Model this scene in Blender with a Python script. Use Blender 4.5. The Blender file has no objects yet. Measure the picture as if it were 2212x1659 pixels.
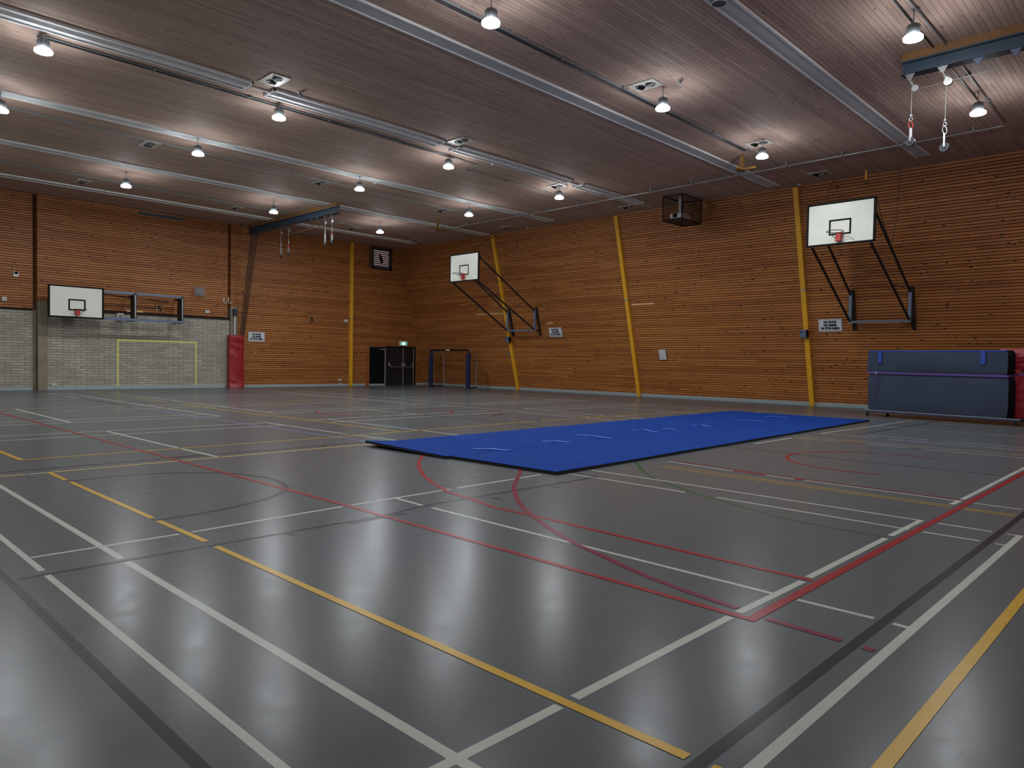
import bpy, math, random
from mathutils import Vector, Matrix
random.seed(7)
C = bpy.context.scene.collection
scene = bpy.context.scene
R = math.radians

# ------------------------------------------------------------------ camera, world, exposure
cam = bpy.data.cameras.new('camera')
cam.sensor_fit = 'HORIZONTAL'; cam.sensor_width = 36.0; cam.lens = 36.0 * 1548.25 / 2212.0
cam.clip_start = 0.05; cam.clip_end = 200
cam_ob = bpy.data.objects.new('camera', cam); C.objects.link(cam_ob)
yaw, pitch, roll = R(44.0545), R(-1.74505), R(0.98293)
f = Vector((math.cos(yaw) * math.cos(pitch), math.sin(yaw) * math.cos(pitch), math.sin(pitch)))
r = Vector((math.sin(yaw), -math.cos(yaw), 0.0)); u = r.cross(f)
r2 = r * math.cos(roll) + u * math.sin(roll); u2 = u * math.cos(roll) - r * math.sin(roll)
cam_ob.matrix_world = Matrix(((r2.x, u2.x, -f.x, 0), (r2.y, u2.y, -f.y, 0), (r2.z, u2.z, -f.z, 1.386), (0, 0, 0, 1)))
scene.camera = cam_ob
world = bpy.data.worlds.new('dim_world'); scene.world = world; world.use_nodes = True
world.node_tree.nodes['Background'].inputs['Color'].default_value = (0.02, 0.022, 0.026, 1)
world.node_tree.nodes['Background'].inputs['Strength'].default_value = 0.2
scene.view_settings.view_transform = 'Standard'; scene.view_settings.look = 'None'
scene.view_settings.gamma = 1.0; scene.view_settings.use_curve_mapping = False
scene.view_settings.exposure = 0.0
LAMP_POWER = 600.0          # emission strength of the lamps' diffusers

H = 7.5; YB = 32.3; XR = 26.2; LEAN = 2.0 / 7.5
XL = -1.3; YF = -1.1

# ------------------------------------------------------------------ helpers: materials
def lin(c):
    return tuple((x / 12.92 if x <= 0.04045 else ((x + 0.055) / 1.055) ** 2.4) for x in c)
def rgb(r_, g_, b_): return lin((r_ / 255, g_ / 255, b_ / 255)) + (1.0,)

class NT:
    def __init__(s, name):
        s.m = bpy.data.materials.new(name); s.m.use_nodes = True
        s.t = s.m.node_tree; s.b = s.t.nodes['Principled BSDF']
    def n(s, typ, **kw):
        nd = s.t.nodes.new(typ)
        for k, v in kw.items():
            if k == 'ins':
                for kk, vv in v.items():
                    if isinstance(vv, bpy.types.NodeSocket): s.t.links.new(vv, nd.inputs[kk])
                    else: nd.inputs[kk].default_value = vv
            else: setattr(nd, k, v)
        return nd
    def math(s, op, a, b=0.0, c=0.0):
        return s.n('ShaderNodeMath', operation=op, ins={0: a, 1: b, 2: c}).outputs[0]
    def mix(s, fac, a, b, mode='MIX'):
        nd = s.n('ShaderNodeMix', data_type='RGBA', blend_type=mode)
        for i, v in ((0, fac), (6, a), (7, b)):
            if isinstance(v, bpy.types.NodeSocket): s.t.links.new(v, nd.inputs[i])
            else: nd.inputs[i].default_value = v
        return nd.outputs[2]
    def comb(s, x, y, z):
        return s.n('ShaderNodeCombineXYZ', ins={0: x, 1: y, 2: z}).outputs[0]
    def noise(s, vec, scale, detail=3.0, rough=0.5, dist=0.0):
        return s.n('ShaderNodeTexNoise', ins={'Vector': vec, 'Scale': scale, 'Detail': detail, 'Roughness': rough, 'Distortion': dist}).outputs[0]
    def rng(s, v, a, b, c=0.0, d=1.0):
        return s.n('ShaderNodeMapRange', ins={0: v, 1: a, 2: b, 3: c, 4: d}).outputs[0]
    def set(s, name, v):
        if isinstance(v, bpy.types.NodeSocket): s.t.links.new(v, s.b.inputs[name])
        else: s.b.inputs[name].default_value = v
    def bump(s, h, strength=0.3, dist=0.01):
        s.set('Normal', s.n('ShaderNodeBump', ins={'Strength': strength, 'Distance': dist, 'Height': h}).outputs[0])

def plain(name, col, rough=0.5, metal=0.0, var=0.08, scale=6.0, spec=0.5, bump=0.0, bscale=60.0):
    s = NT(name)
    co = s.n('ShaderNodeTexCoord').outputs['Object']
    n = s.noise(co, scale, 4.0, 0.6)
    k = s.rng(n, 0.3, 0.7, 1 - var, 1 + var)
    s.set('Base Color', s.mix(1.0, col, s.comb(k, k, k), 'MULTIPLY'))
    s.set('Roughness', rough); s.set('Metallic', metal); s.set('Specular IOR Level', spec)
    if bump > 0: s.bump(s.noise(co, bscale, 4.0, 0.6), bump, 0.01)
    return s.m

def emit(name, col, strength):
    s = NT(name); s.set('Base Color', (0.8, 0.8, 0.8, 1)); s.set('Emission Color', col); s.set('Emission Strength', strength)
    return s.m

def timber(name, dark, light, red, pitch):
    """horizontal boards: local X runs along the board, local Z across the boards"""
    s = NT(name)
    sp = s.n('ShaderNodeSeparateXYZ', ins={0: s.n('ShaderNodeTexCoord').outputs['Object']}).outputs
    x, z = sp[0], sp[2]
    row = s.math('FLOOR', s.math('DIVIDE', z, pitch))
    rr = s.n('ShaderNodeTexWhiteNoise', noise_dimensions='1D', ins={'W': row}).outputs[0]
    seg = s.math('FLOOR', s.math('DIVIDE', s.math('ADD', x, s.math('MULTIPLY', rr, 9.0)), 3.9))
    rnd = s.n('ShaderNodeTexWhiteNoise', noise_dimensions='2D', ins={'Vector': s.comb(row, seg, 0.0)}).outputs
    grain = s.noise(s.comb(s.math('MULTIPLY', x, 0.9), s.math('MULTIPLY', row, 3.7), s.math('MULTIPLY', z, 42.0)), 1.0, 5.0, 0.65, 0.6)
    blot = s.noise(s.comb(s.math('MULTIPLY', x, 1.7), row, s.math('MULTIPLY', z, 3.0)), 1.0, 3.0, 0.6)
    t = s.math('ADD', s.math('MULTIPLY', rnd[0], 0.3), s.math('ADD', s.math('MULTIPLY', grain, 0.35), s.math('MULTIPLY', blot, 0.25)))
    col = s.mix(s.rng(t, 0.25, 0.85), dark, light)
    col = s.mix(s.rng(blot, 0.45, 0.75, 0.0, 0.55), col, red)
    kv = s.n('ShaderNodeTexVoronoi', voronoi_dimensions='2D', feature='F1',
             ins={'Vector': s.comb(s.math('ADD', s.math('MULTIPLY', x, 3.4), s.math('MULTIPLY', rr, 31.0)), s.math('MULTIPLY', z, 8.2), 0.0), 'Scale': 1.0})
    lim = s.math('MULTIPLY', s.math('SUBTRACT', s.n('ShaderNodeSeparateColor', ins={0: kv.outputs['Color']}).outputs[0], 0.74), 0.75)
    knot = s.math('LESS_THAN', kv.outputs['Distance'], s.math('SUBTRACT', lim, 0.02))
    halo = s.rng(s.math('SUBTRACT', kv.outputs['Distance'], lim), 0.0, 0.05, 0.4, 0.0)
    col = s.mix(s.math('MAXIMUM', s.math('MULTIPLY', knot, 0.93), halo), col, (0.014, 0.006, 0.003, 1))
    s.set('Base Color', col); s.set('Roughness', 0.5); s.set('Specular IOR Level', 0.35)
    s.bump(grain, 0.15, 0.004)
    return s.m

M = {}
M['timber'] = timber('pine_cladding', rgb(144, 86, 42), rgb(200, 136, 72), rgb(158, 86, 46), 0.095)
M['gap'] = plain('dark_gap_timber', rgb(34, 16, 8), 0.85, var=0.2)
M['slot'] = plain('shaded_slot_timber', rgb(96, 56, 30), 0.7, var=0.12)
M['pale_timber'] = plain('new_pine', rgb(214, 168, 120), 0.5, var=0.1, scale=3)
M['black'] = plain('black_paint', rgb(13, 13, 14), 0.65, spec=0.15)
M['blackrubber'] = plain('black_foam', rgb(20, 20, 23), 0.85, bump=0.2)
M['yellow_steel'] = plain('yellow_painted_steel', rgb(214, 158, 34), 0.42, var=0.1)
M['dullyellow'] = plain('dull_yellow_bracket', rgb(128, 94, 40), 0.6)
M['white'] = plain('white_plastic', rgb(205, 203, 198), 0.4)
M['board'] = plain('backboard_white', rgb(214, 217, 206), 0.38, var=0.05, scale=1.5)
M['paper'] = plain('white_sign_face', rgb(198, 202, 206), 0.45, var=0.03)
M['signframe'] = plain('pale_grey_sign_edge', rgb(158, 160, 164), 0.5)
M['grey'] = plain('grey_plastic', rgb(120, 124, 128), 0.45)
M['dgrey'] = plain('dark_grey_metal', rgb(52, 54, 58), 0.45, metal=0.3)
M['steelblue'] = plain('blue_grey_painted_steel', rgb(92, 110, 136), 0.4, var=0.1)
M['darksteel'] = plain('dark_steel_tube', rgb(40, 40, 46), 0.4, metal=0.4)
M['galv'] = plain('galvanised_steel', rgb(176, 180, 182), 0.35, metal=0.7, var=0.12)
M['alu'] = plain('brushed_aluminium', rgb(170, 170, 172), 0.4, metal=0.6)
M['beamblue'] = plain('dark_blue_painted_beam', rgb(52, 70, 88), 0.45, var=0.12)
M['beamwood'] = plain('ochre_timber_packer', rgb(128, 90, 50), 0.6, var=0.15, scale=3)
M['concrete'] = plain('beige_concrete', rgb(132, 122, 104), 0.85, var=0.2, scale=2.2, bump=0.3)
M['skirt'] = plain('grey_blue_skirting', rgb(150, 162, 166), 0.5, var=0.06)
M['red'] = plain('red_vinyl', rgb(142, 28, 36), 0.42, var=0.12, scale=3)
M['redpaint'] = plain('red_hoop_paint', rgb(176, 44, 34), 0.5)
M['rope'] = plain('grey_brown_rope', rgb(104, 82, 68), 0.85)
M['darkrope'] = plain('dark_brown_rope', rgb(48, 34, 28), 0.85)
M['wire'] = plain('steel_wire', rgb(140, 138, 136), 0.4, metal=0.5)
M['blue'] = plain('blue_vinyl', rgb(26, 58, 148), 0.45, var=0.08)
M['navy'] = plain('navy_padding', rgb(25, 31, 74), 0.6, var=0.1)
M['purple'] = plain('purple_webbing', rgb(82, 52, 124), 0.6, var=0.08, scale=12)
M['velcro'] = plain('light_blue_strap', rgb(92, 124, 222), 0.6, var=0.06)
M['door'] = plain('black_door_leaf', rgb(34, 31, 35), 0.4, var=0.15)
M['copper'] = plain('orange_brown_trim', rgb(150, 70, 36), 0.55)
M['net'] = plain('brown_net_cord', rgb(96, 76, 60), 0.8)
M['strip'] = plain('pale_grey_ceiling_strip', rgb(196, 200, 200), 0.75, var=0.05, scale=2, spec=0.15)
M['stripedge'] = plain('pale_strip_edge', rgb(228, 230, 230), 0.75, spec=0.15)
M['ventplate'] = plain('vent_plate', rgb(196, 194, 184), 0.5)
M['cement'] = plain('tan_crumb', rgb(168, 150, 120), 0.9)
M['greensign'] = emit('green_exit_face', (0.0, 0.32, 0.22, 1), 0.9)
M['greenlit'] = emit('exit_pictogram', (0.72, 1.0, 0.95, 1), 1.6)
M['lampgrey'] = plain('lamp_housing_grey', rgb(120, 124, 128), 0.5, metal=0.2)
M['lamp'] = emit('lamp_diffuser', (0.93, 0.97, 1.0, 1), LAMP_POWER)
M['haloglow'] = emit('added_halo_glow', (0.90, 0.95, 1.0, 1), LAMP_POWER * 0.03)  # weak glow added to brighten the ceiling around each lamp
M['daypane'] = emit('dusk_pane', (0.9, 0.56, 0.58, 1), 0.22)

def mat_carpet(name, col, sc):
    s = NT(name); co = s.n('ShaderNodeTexCoord').outputs['Object']
    a = s.noise(co, sc, 3.0, 0.7); b = s.noise(co, 1.3, 3.0, 0.5)
    k = s.math('MULTIPLY', s.rng(a, 0.25, 0.75, 0.72, 1.28), s.rng(b, 0.3, 0.7, 0.92, 1.08))
    s.set('Base Color', s.mix(1.0, col, s.comb(k, k, k), 'MULTIPLY'))
    s.set('Roughness', 0.95); s.set('Specular IOR Level', 0.08)
    s.bump(a, 0.5, 0.004)
    return s.m
M['carpet'] = mat_carpet('blue_carpet', rgb(16, 50, 120), 90.0)
M['greycarpet'] = mat_carpet('grey_blue_fabric', rgb(56, 64, 80), 120.0)
M['darkfabric'] = mat_carpet('dark_fabric_side', rgb(38, 42, 56), 120.0)

def mat_floor():
    s = NT('grey_sports_vinyl'); co = s.n('ShaderNodeTexCoord').outputs['Object']
    big = s.noise(co, 0.3, 3.0, 0.5); mid = s.noise(co, 1.3, 4.0, 0.6); fine = s.noise(co, 150.0, 2.0, 0.6)
    base = s.mix(s.rng(big, 0.3, 0.7), rgb(79, 83, 87), rgb(84, 86, 87))
    # scratches: sparse thin short marks, dark and pale, lying in several directions
    for ang, seed, sx, sy, cut, dark, amt in ((20, 3.0, 1.1, 45.0, 0.63, True, 0.4), (78, 11.0, 1.6, 70.0, 0.62, True, 0.3), (140, 27.0, 1.5, 80.0, 0.63, False, 0.25), (95, 41.0, 2.2, 90.0, 0.63, False, 0.22)):
        mp = s.n('ShaderNodeMapping', ins={'Vector': co, 'Rotation': (0, 0, R(ang)), 'Location': (seed, seed * 0.7, 0), 'Scale': (sx, sy, 1.0)}).outputs[0]
        kv = s.n('ShaderNodeTexVoronoi', voronoi_dimensions='2D', feature='F1', ins={'Vector': mp, 'Scale': 1.0})
        lim = s.math('MULTIPLY', s.math('SUBTRACT', s.n('ShaderNodeSeparateColor', ins={0: kv.outputs['Color']}).outputs[0], cut + 0.3), 1.6)
        hit = s.rng(s.math('SUBTRACT', lim, kv.outputs['Distance']), 0.0, 0.05)
        base = s.mix(s.math('MULTIPLY', hit, amt), base, rgb(52, 53, 55) if dark else rgb(112, 114, 116))
    s.set('Base Color', base)
    rgh = s.noise(co, 6.0, 5.0, 0.7)
    s.set('Roughness', s.rng(rgh, 0.32, 0.68, 0.215, 0.27)); s.set('Specular IOR Level', 0.4); s.set('IOR', 1.17)
    peel = s.noise(co, 55.0, 2.0, 0.5)
    s.bump(peel, 0.035, 0.004)
    return s.m
M['floor'] = mat_floor()

def mat_paint(name, col):
    s = NT(name); co = s.n('ShaderNodeTexCoord').outputs['Object']
    n = s.noise(co, 5.0, 4.0, 0.6); k = s.rng(n, 0.3, 0.75, 0.92, 1.06)
    w = s.noise(co, 60.0, 3.0, 0.7)
    c = s.mix(1.0, col, s.comb(k, k, k), 'MULTIPLY')
    s.set('Base Color', s.mix(s.rng(w, 0.70, 0.85, 0.0, 0.2), c, rgb(76, 78, 80)))
    s.set('Roughness', 0.28); s.set('Specular IOR Level', 0.4); s.set('IOR', 1.17); s.bump(s.noise(co, 60.0, 2.0, 0.5), 0.05, 0.004)
    return s.m
PAINT = {'white': mat_paint('white_line_paint', rgb(160, 164, 156)), 'yellow': mat_paint('yellow_line_paint', rgb(178, 142, 46)),
         'cream': mat_paint('cream_line_paint', rgb(182, 156, 92)), 'red': mat_paint('red_line_paint', rgb(132, 32, 36)),
         'crimson': mat_paint('crimson_line_paint', rgb(106, 36, 54)), 'black': mat_paint('black_line_paint', rgb(32, 32, 36)),
         'blue': mat_paint('pale_blue_line_paint', rgb(104, 112, 152)), 'green': mat_paint('green_line_paint', rgb(50, 80, 54))}

def mat_brick():
    s = NT('grey_block_masonry')
    sp = s.n('ShaderNodeSeparateXYZ', ins={0: s.n('ShaderNodeTexCoord').outputs['Object']}).outputs
    v = s.comb(sp[0], sp[2], 0.0)
    br = s.n('ShaderNodeTexBrick', offset=0.5, ins={'Vector': v, 'Color1': rgb(150, 147, 136), 'Color2': rgb(172, 170, 158), 'Mortar': rgb(112, 106, 94),
             'Scale': 1.0, 'Mortar Size': 0.011, 'Mortar Smooth': 0.3, 'Bias': 0.0, 'Brick Width': 0.42, 'Row Height': 0.105})
    n = s.noise(v, 0.9, 4.0, 0.6); nf = s.noise(v, 30.0, 3.0, 0.6)
    col = s.mix(s.rng(n, 0.4, 0.75, 0.0, 0.35), br.outputs['Color'], rgb(128, 112, 100))
    k = s.rng(nf, 0.3, 0.7, 0.92, 1.06)
    s.set('Base Color', s.mix(1.0, col, s.comb(k, k, k), 'MULTIPLY')); s.set('Roughness', 0.85)
    s.bump(s.math('SUBTRACT', s.math('MULTIPLY', nf, 0.3), br.outputs['Fac']), 0.5, 0.008)
    return s.m
M['brick'] = mat_brick()

def mat_ceiling():
    s = NT('brown_board_ceiling')
    sp = s.n('ShaderNodeSeparateXYZ', ins={0: s.n('ShaderNodeTexCoord').outputs['Object']}).outputs
    x, y = sp[0], sp[1]; P = 0.1
    q = s.math('DIVIDE', y, P); row = s.math('FLOOR', q); fr = s.math('FRACT', q)
    rr = s.n('ShaderNodeTexWhiteNoise', noise_dimensions='1D', ins={'W': row}).outputs[0]
    seg = s.math('FLOOR', s.math('DIVIDE', s.math('ADD', x, s.math('MULTIPLY', rr, 9.0)), 3.4))
    rnd = s.n('ShaderNodeTexWhiteNoise', noise_dimensions='2D', ins={'Vector': s.comb(row, seg, 0.0)}).outputs[0]
    grain = s.noise(s.comb(s.math('MULTIPLY', x, 1.1), s.math('MULTIPLY', y, 30.0), rr), 1.0, 4.0, 0.6)
    t = s.math('ADD', s.math('MULTIPLY', rnd, 0.35), s.math('MULTIPLY', grain, 0.65))
    col = s.mix(s.rng(t, 0.25, 0.8), rgb(172, 147, 134), rgb(204, 178, 164))
    dash = s.noise(s.comb(s.math('ADD', s.math('MULTIPLY', x, 4.5), s.math('MULTIPLY', rr, 77.0)), s.math('MULTIPLY', y, 26.0), 0.0), 1.0, 1.0, 0.3)
    col = s.mix(s.rng(dash, 0.70, 0.76, 0.0, 0.75), col, rgb(76, 56, 48))
    gap = s.math('LESS_THAN', fr, 0.10)
    col = s.mix(s.math('MULTIPLY', gap, 0.55), col, rgb(58, 44, 38))
    s.set('Base Color', col); s.set('Roughness', 0.75); s.set('Specular IOR Level', 0.12)
    s.bump(s.math('SUBTRACT', 1.0, gap), 0.4, 0.006)
    return s.m
M['ceiling'] = mat_ceiling()

# ------------------------------------------------------------------ helpers: meshes and objects
ORG = {}
class MB:
    def __init__(s): s.v = []; s.f = []; s.mi = []; s.cur = 0; s.sm = []
    def add(s, vs, fs, smooth=False):
        k = len(s.v); s.v += [tuple(p) for p in vs]
        for q in fs: s.f.append(tuple(i + k for i in q)); s.mi.append(s.cur); s.sm.append(smooth)
        return s
    def obox(s, c, size, ax=None):
        c = Vector(c); a = [Vector(q) for q in (ax or ((1, 0, 0), (0, 1, 0), (0, 0, 1)))]
        h = [a[i] * (size[i] / 2) for i in range(3)]
        vs = [c + h[0] * i + h[1] * j + h[2] * k for i in (-1, 1) for j in (-1, 1) for k in (-1, 1)]
        fs = [(0, 1, 3, 2), (4, 6, 7, 5), (0, 4, 5, 1), (2, 3, 7, 6), (0, 2, 6, 4), (1, 5, 7, 3)]
        if a[0].cross(a[1]).dot(a[2]) < 0: fs = [tuple(reversed(q)) for q in fs]
        return s.add(vs, fs)
    def box(s, x0, x1, y0, y1, z0, z1):
        return s.obox(((x0 + x1) / 2, (y0 + y1) / 2, (z0 + z1) / 2), (abs(x1 - x0), abs(y1 - y0), abs(z1 - z0)))
    def bar(s, p, q, w, h, up=(0, 0, 1)):
        p, q = Vector(p), Vector(q); d = q - p; L = d.length; d.normalize(); up = Vector(up)
        if abs(d.dot(up)) > 0.98: up = Vector((1, 0, 0))
        a = d.cross(up).normalized(); b = a.cross(d)
        return s.obox((p + q) / 2, (L, w, h), (d, a, b))
    def tube(s, pts, r, n=8, closed=False, cap=True):
        pts = [Vector(p) for p in pts]; N = len(pts); rings = []; vs = []; fs = []
        t0 = (pts[1] - pts[0]).normalized(); ref = Vector((0, 0, 1)) if abs(t0.z) < 0.9 else Vector((1, 0, 0))
        a = t0.cross(ref).normalized()
        for i, p in enumerate(pts):
            if closed: t = (pts[(i + 1) % N] - pts[i - 1]).normalized()
            elif i == 0: t = t0
            elif i == N - 1: t = (pts[-1] - pts[-2]).normalized()
            else: t = ((pts[i + 1] - p).normalized() + (p - pts[i - 1]).normalized()).normalized()
            a = (a - t * a.dot(t)).normalized(); b = t.cross(a)
            rr = r[i] if isinstance(r, (list, tuple)) else r
            for k in range(n):
                g = 2 * math.pi * k / n; vs.append(p + a * (rr * math.cos(g)) + b * (rr * math.sin(g)))
        M_ = N if closed else N - 1
        for i in range(M_):
            for k in range(n):
                j = (i + 1) % N
                fs.append((i * n + k, i * n + (k + 1) % n, j * n + (k + 1) % n, j * n + k))
        s.add(vs, fs, True)
        if cap and not closed:
            s.add([vs[k] for k in range(n)], [tuple(reversed(range(n)))]); s.add([vs[(N - 1) * n + k] for k in range(n)], [tuple(range(n))])
        return s
    def cyl(s, p, q, r1, r2=None, n=24): return s.tube([p, q], [r1, r1 if r2 is None else r2], n)
    def lathe(s, prof, c, n=32):
        vs = []; fs = []
        for (rr, z) in prof:
            for k in range(n):
                g = 2 * math.pi * k / n; vs.append((c[0] + rr * math.cos(g), c[1] + rr * math.sin(g), c[2] + z))
        for i in range(len(prof) - 1):
            for k in range(n): fs.append((i * n + k, i * n + (k + 1) % n, (i + 1) * n + (k + 1) % n, (i + 1) * n + k))
        return s.add(vs, fs, True)
    def torus(s, c, R_, r_, ax=((1, 0, 0), (0, 1, 0)), n=32, m=8):
        c = Vector(c); a, b = Vector(ax[0]), Vector(ax[1])
        return s.tube([c + a * (R_ * math.cos(2 * math.pi * k / n)) + b * (R_ * math.sin(2 * math.pi * k / n)) for k in range(n)], r_, m, True)
    def poly(s, pts): return s.add(pts, [tuple(range(len(pts)))])
    def prism(s, pts, vec):
        n = len(pts); v = Vector(vec); a = [Vector(p) for p in pts]; b = [p + v for p in a]
        return s.add(a + b, [tuple(range(n)), tuple(reversed(range(n, 2 * n)))] + [(i, i + n, (i + 1) % n + n, (i + 1) % n) for i in range(n)])
    def build(s, name, mat, parent=None, origin=None, bevel=0.0, seg=2):
        og = ORG[parent.name] if parent else Vector(origin if origin else (0, 0, 0))
        me = bpy.data.meshes.new(name)
        me.from_pydata([tuple(Vector(p) - og) for p in s.v], [], s.f)
        for m_ in (mat if isinstance(mat, (list, tuple)) else [mat]): me.materials.append(m_)
        for p, i, sm in zip(me.polygons, s.mi, s.sm): p.material_index = i; p.use_smooth = sm
        me.validate(); me.update()
        o = bpy.data.objects.new(name, me); C.objects.link(o)
        if parent: o.parent = parent
        else: o.location = og
        ORG[o.name] = og
        if bevel > 0:
            b = o.modifiers.new('soft_edges', 'BEVEL'); b.width = bevel; b.segments = seg; b.limit_method = 'ANGLE'; b.angle_limit = R(40)
        return o

def tag(o, label=None, cat=None, group=None, kind=None):
    if label: o['label'] = label
    if cat: o['category'] = cat
    if group: o['group'] = group
    if kind: o['kind'] = kind
    return o
def thing(name, label, cat, loc, group=None):
    o = bpy.data.objects.new(name, None); C.objects.link(o); o.location = loc; o.empty_display_size = 0.1
    ORG[o.name] = Vector(loc); return tag(o, label, cat, group)
def struct(o, label=None): return tag(o, label, None, None, 'structure')
def copy_tree(o, parent=None):
    c = o.copy(); C.objects.link(c)
    if parent: c.parent = parent
    for ch in list(o.children): copy_tree(ch, c)
    return c
def dup(root, loc, label, group=None, cat=None):
    c = copy_tree(root); c.location = loc; ORG[c.name] = Vector(loc); tag(c, label, cat, group); return c

NRM = Vector((-1, 0, -LEAN)).normalized(); UPS = Vector((-LEAN, 0, 1)).normalized()
def RW(y, z, off=0.0): return Vector((XR - LEAN * z, y, z)) + NRM * off
AXR = ((0, -1, 0), tuple(UPS), tuple(NRM))         # right wall: across, up, out
AXB = ((1, 0, 0), (0, 0, 1), (0, -1, 0))           # back wall

def lettering(txt, size, c, ax, mat, parent, bold=0.0, name='lettering', width=None, line=1.0):
    cu = bpy.data.curves.new('letters', 'FONT'); cu.body = txt; cu.size = size; cu.align_x = 'CENTER'; cu.align_y = 'CENTER'
    cu.offset = bold; cu.extrude = 0.001; cu.space_line = line; cu.resolution_u = 3
    t = bpy.data.objects.new('letters', cu); C.objects.link(t)
    bpy.context.view_layer.update()
    me = bpy.data.meshes.new_from_object(t.evaluated_get(bpy.context.evaluated_depsgraph_get()))
    bpy.data.objects.remove(t); bpy.data.curves.remove(cu)
    a, b, n = (Vector(q) for q in ax); c = Vector(c) - ORG[parent.name]
    w = max(v.co.x for v in me.vertices) - min(v.co.x for v in me.vertices)
    k = 1.0 if width is None else width / w
    for v in me.vertices: v.co = c + a * (v.co.x * k) + b * v.co.y + n * v.co.z
    me.materials.clear(); me.materials.append(mat)
    o = bpy.data.objects.new(name, me); C.objects.link(o); o.parent = parent; ORG[o.name] = ORG[parent.name]
    return o

ORD = ['', 'first', 'second', 'third', 'fourth', 'fifth', 'sixth', 'seventh', 'eighth', 'ninth']

# ------------------------------------------------------------------ setting: floor, walls, ceiling
b = MB(); b.box(XL - 0.2, XR + 0.5, YF - 0.2, YB + 0.6, -0.1, 0.0)
floor = struct(b.build('floor', M['floor']))

def boards(b, x0, x1, z0, z1, y, pitch, gap, depth, yback):
    """boards with open joints; front face at local y, joints set back by depth"""
    zs = math.floor(z0 / pitch) * pitch
    z = zs
    while z < z1 - 1e-6:
        a, c = max(z, z0), min(z + pitch - gap, z1)
        if c > a + 1e-4:
            b.cur = 0
            b.add([(x0, y, a), (x1, y, a), (x1, y, c), (x0, y, c)], [(0, 1, 2, 3)])
            b.add([(x0, y, c), (x1, y, c), (x1, y + depth, c), (x0, y + depth, c)], [(0, 1, 2, 3)])
            b.add([(x0, y + depth, a), (x1, y + depth, a), (x1, y, a), (x0, y, a)], [(0, 1, 2, 3)])
        a, c = max(z + pitch - gap, z0), min(z + pitch, z1)
        if c > a + 1e-4:
            b.cur = 1; b.add([(x0, y + depth, a), (x1, y + depth, a), (x1, y + depth, c), (x0, y + depth, c)], [(0, 1, 2, 3)])
        z += pitch
    b.cur = 0
    # ends and back
    b.add([(x0, y + depth, z0), (x0, yback, z0), (x0, yback, z1), (x0, y + depth, z1)], [(0, 3, 2, 1)])
    b.add([(x1, y + depth, z0), (x1, yback, z0), (x1, yback, z1), (x1, y + depth, z1)], [(0, 1, 2, 3)])
    b.add([(x0, yback, z0), (x1, yback, z0), (x1, yback, z1), (x0, yback, z1)], [(3, 2, 1, 0)])
    b.add([(x0, y + depth, z0), (x1, y + depth, z0), (x1, yback, z0), (x0, yback, z0)], [(3, 2, 1, 0)])

PT = 0.095; GP = 0.023
b = MB()
boards(b, XL, 6.98, 3.13, H, 32.36, PT, GP, 0.022, 32.75)
boards(b, 7.45, 14.54, 3.20, H, YB - 0.06, PT, GP, 0.022, 32.75)
boards(b, 15.0, XR + 0.3, 0.0, H, YB, PT, GP, 0.022, 32.75)
boards(b, 7.10, 7.44, 3.45, H, YB - 0.1, PT, GP, 0.022, 32.75)
boards(b, 14.66, 15.0, 3.72, H, YB - 0.1, PT, GP, 0.022, 32.75)
wall_back = struct(b.build('wall_back', [M['timber'], M['gap']]))
b = MB(); b.box(XL, 6.98, 32.42, 32.75, 0, 3.13); struct(b.build('brick_panel', M['brick'], wall_back))
b = MB(); b.box(7.44, 14.66, YB + 0.02, 32.75, 0, 3.20); brick = struct(b.build('brick_panel', M['brick'], wall_back))
b = MB(); b.box(7.12, 7.43, YB - 0.07, 32.75, 0, 3.45); struct(b.build('concrete_pier', M['concrete'], wall_back))
b = MB(); b.box(14.68, 14.98, YB - 0.07, 32.75, 0, 3.72); struct(b.build('concrete_pier', M['concrete'], wall_back))
b = MB(); b.box(6.98, 7.10, 32.55, 32.75, 3.1, H); struct(b.build('shadow_slot', M['slot'], wall_back))
b = MB(); b.box(14.54, 14.66, 32.5, 32.75, 3.2, H); struct(b.build('shadow_slot', M['slot'], wall_back))
b = MB(); b.box(6.98, 7.12, 32.5, 32.75, 0, 3.1); struct(b.build('pier_return', M['concrete'], wall_back))
b = MB(); b.box(7.44, 14.66, YB - 0.02, YB + 0.05, 3.10, 3.199); b.box(XL, 6.98, 32.40, 32.44, 3.05, 3.129); struct(b.build('overhang_shadow_band', M['gap'], wall_back))  # dark strips standing in for the shadow under the timber overhang
b = MB(); b.box(10.28, 10.9, YB - 0.066, YB - 0.056, 3.21, 3.28); struct(b.build('pale_plank', M['pale_timber'], wall_back))
b = MB()
for q in ((9.93, 9.99, 0.13, 1.99), (13.12, 13.18, 0.13, 1.99), (9.93, 13.18, 1.99, 2.05)): b.box(q[0], q[1], YB + 0.017, YB + 0.021, q[2], q[3])
tag(b.build('painted_goal', plain('yellow_wall_paint', rgb(214, 204, 96), 0.6, var=0.12, scale=9), wall_back), 'yellow goal outline painted on the grey masonry')

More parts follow.
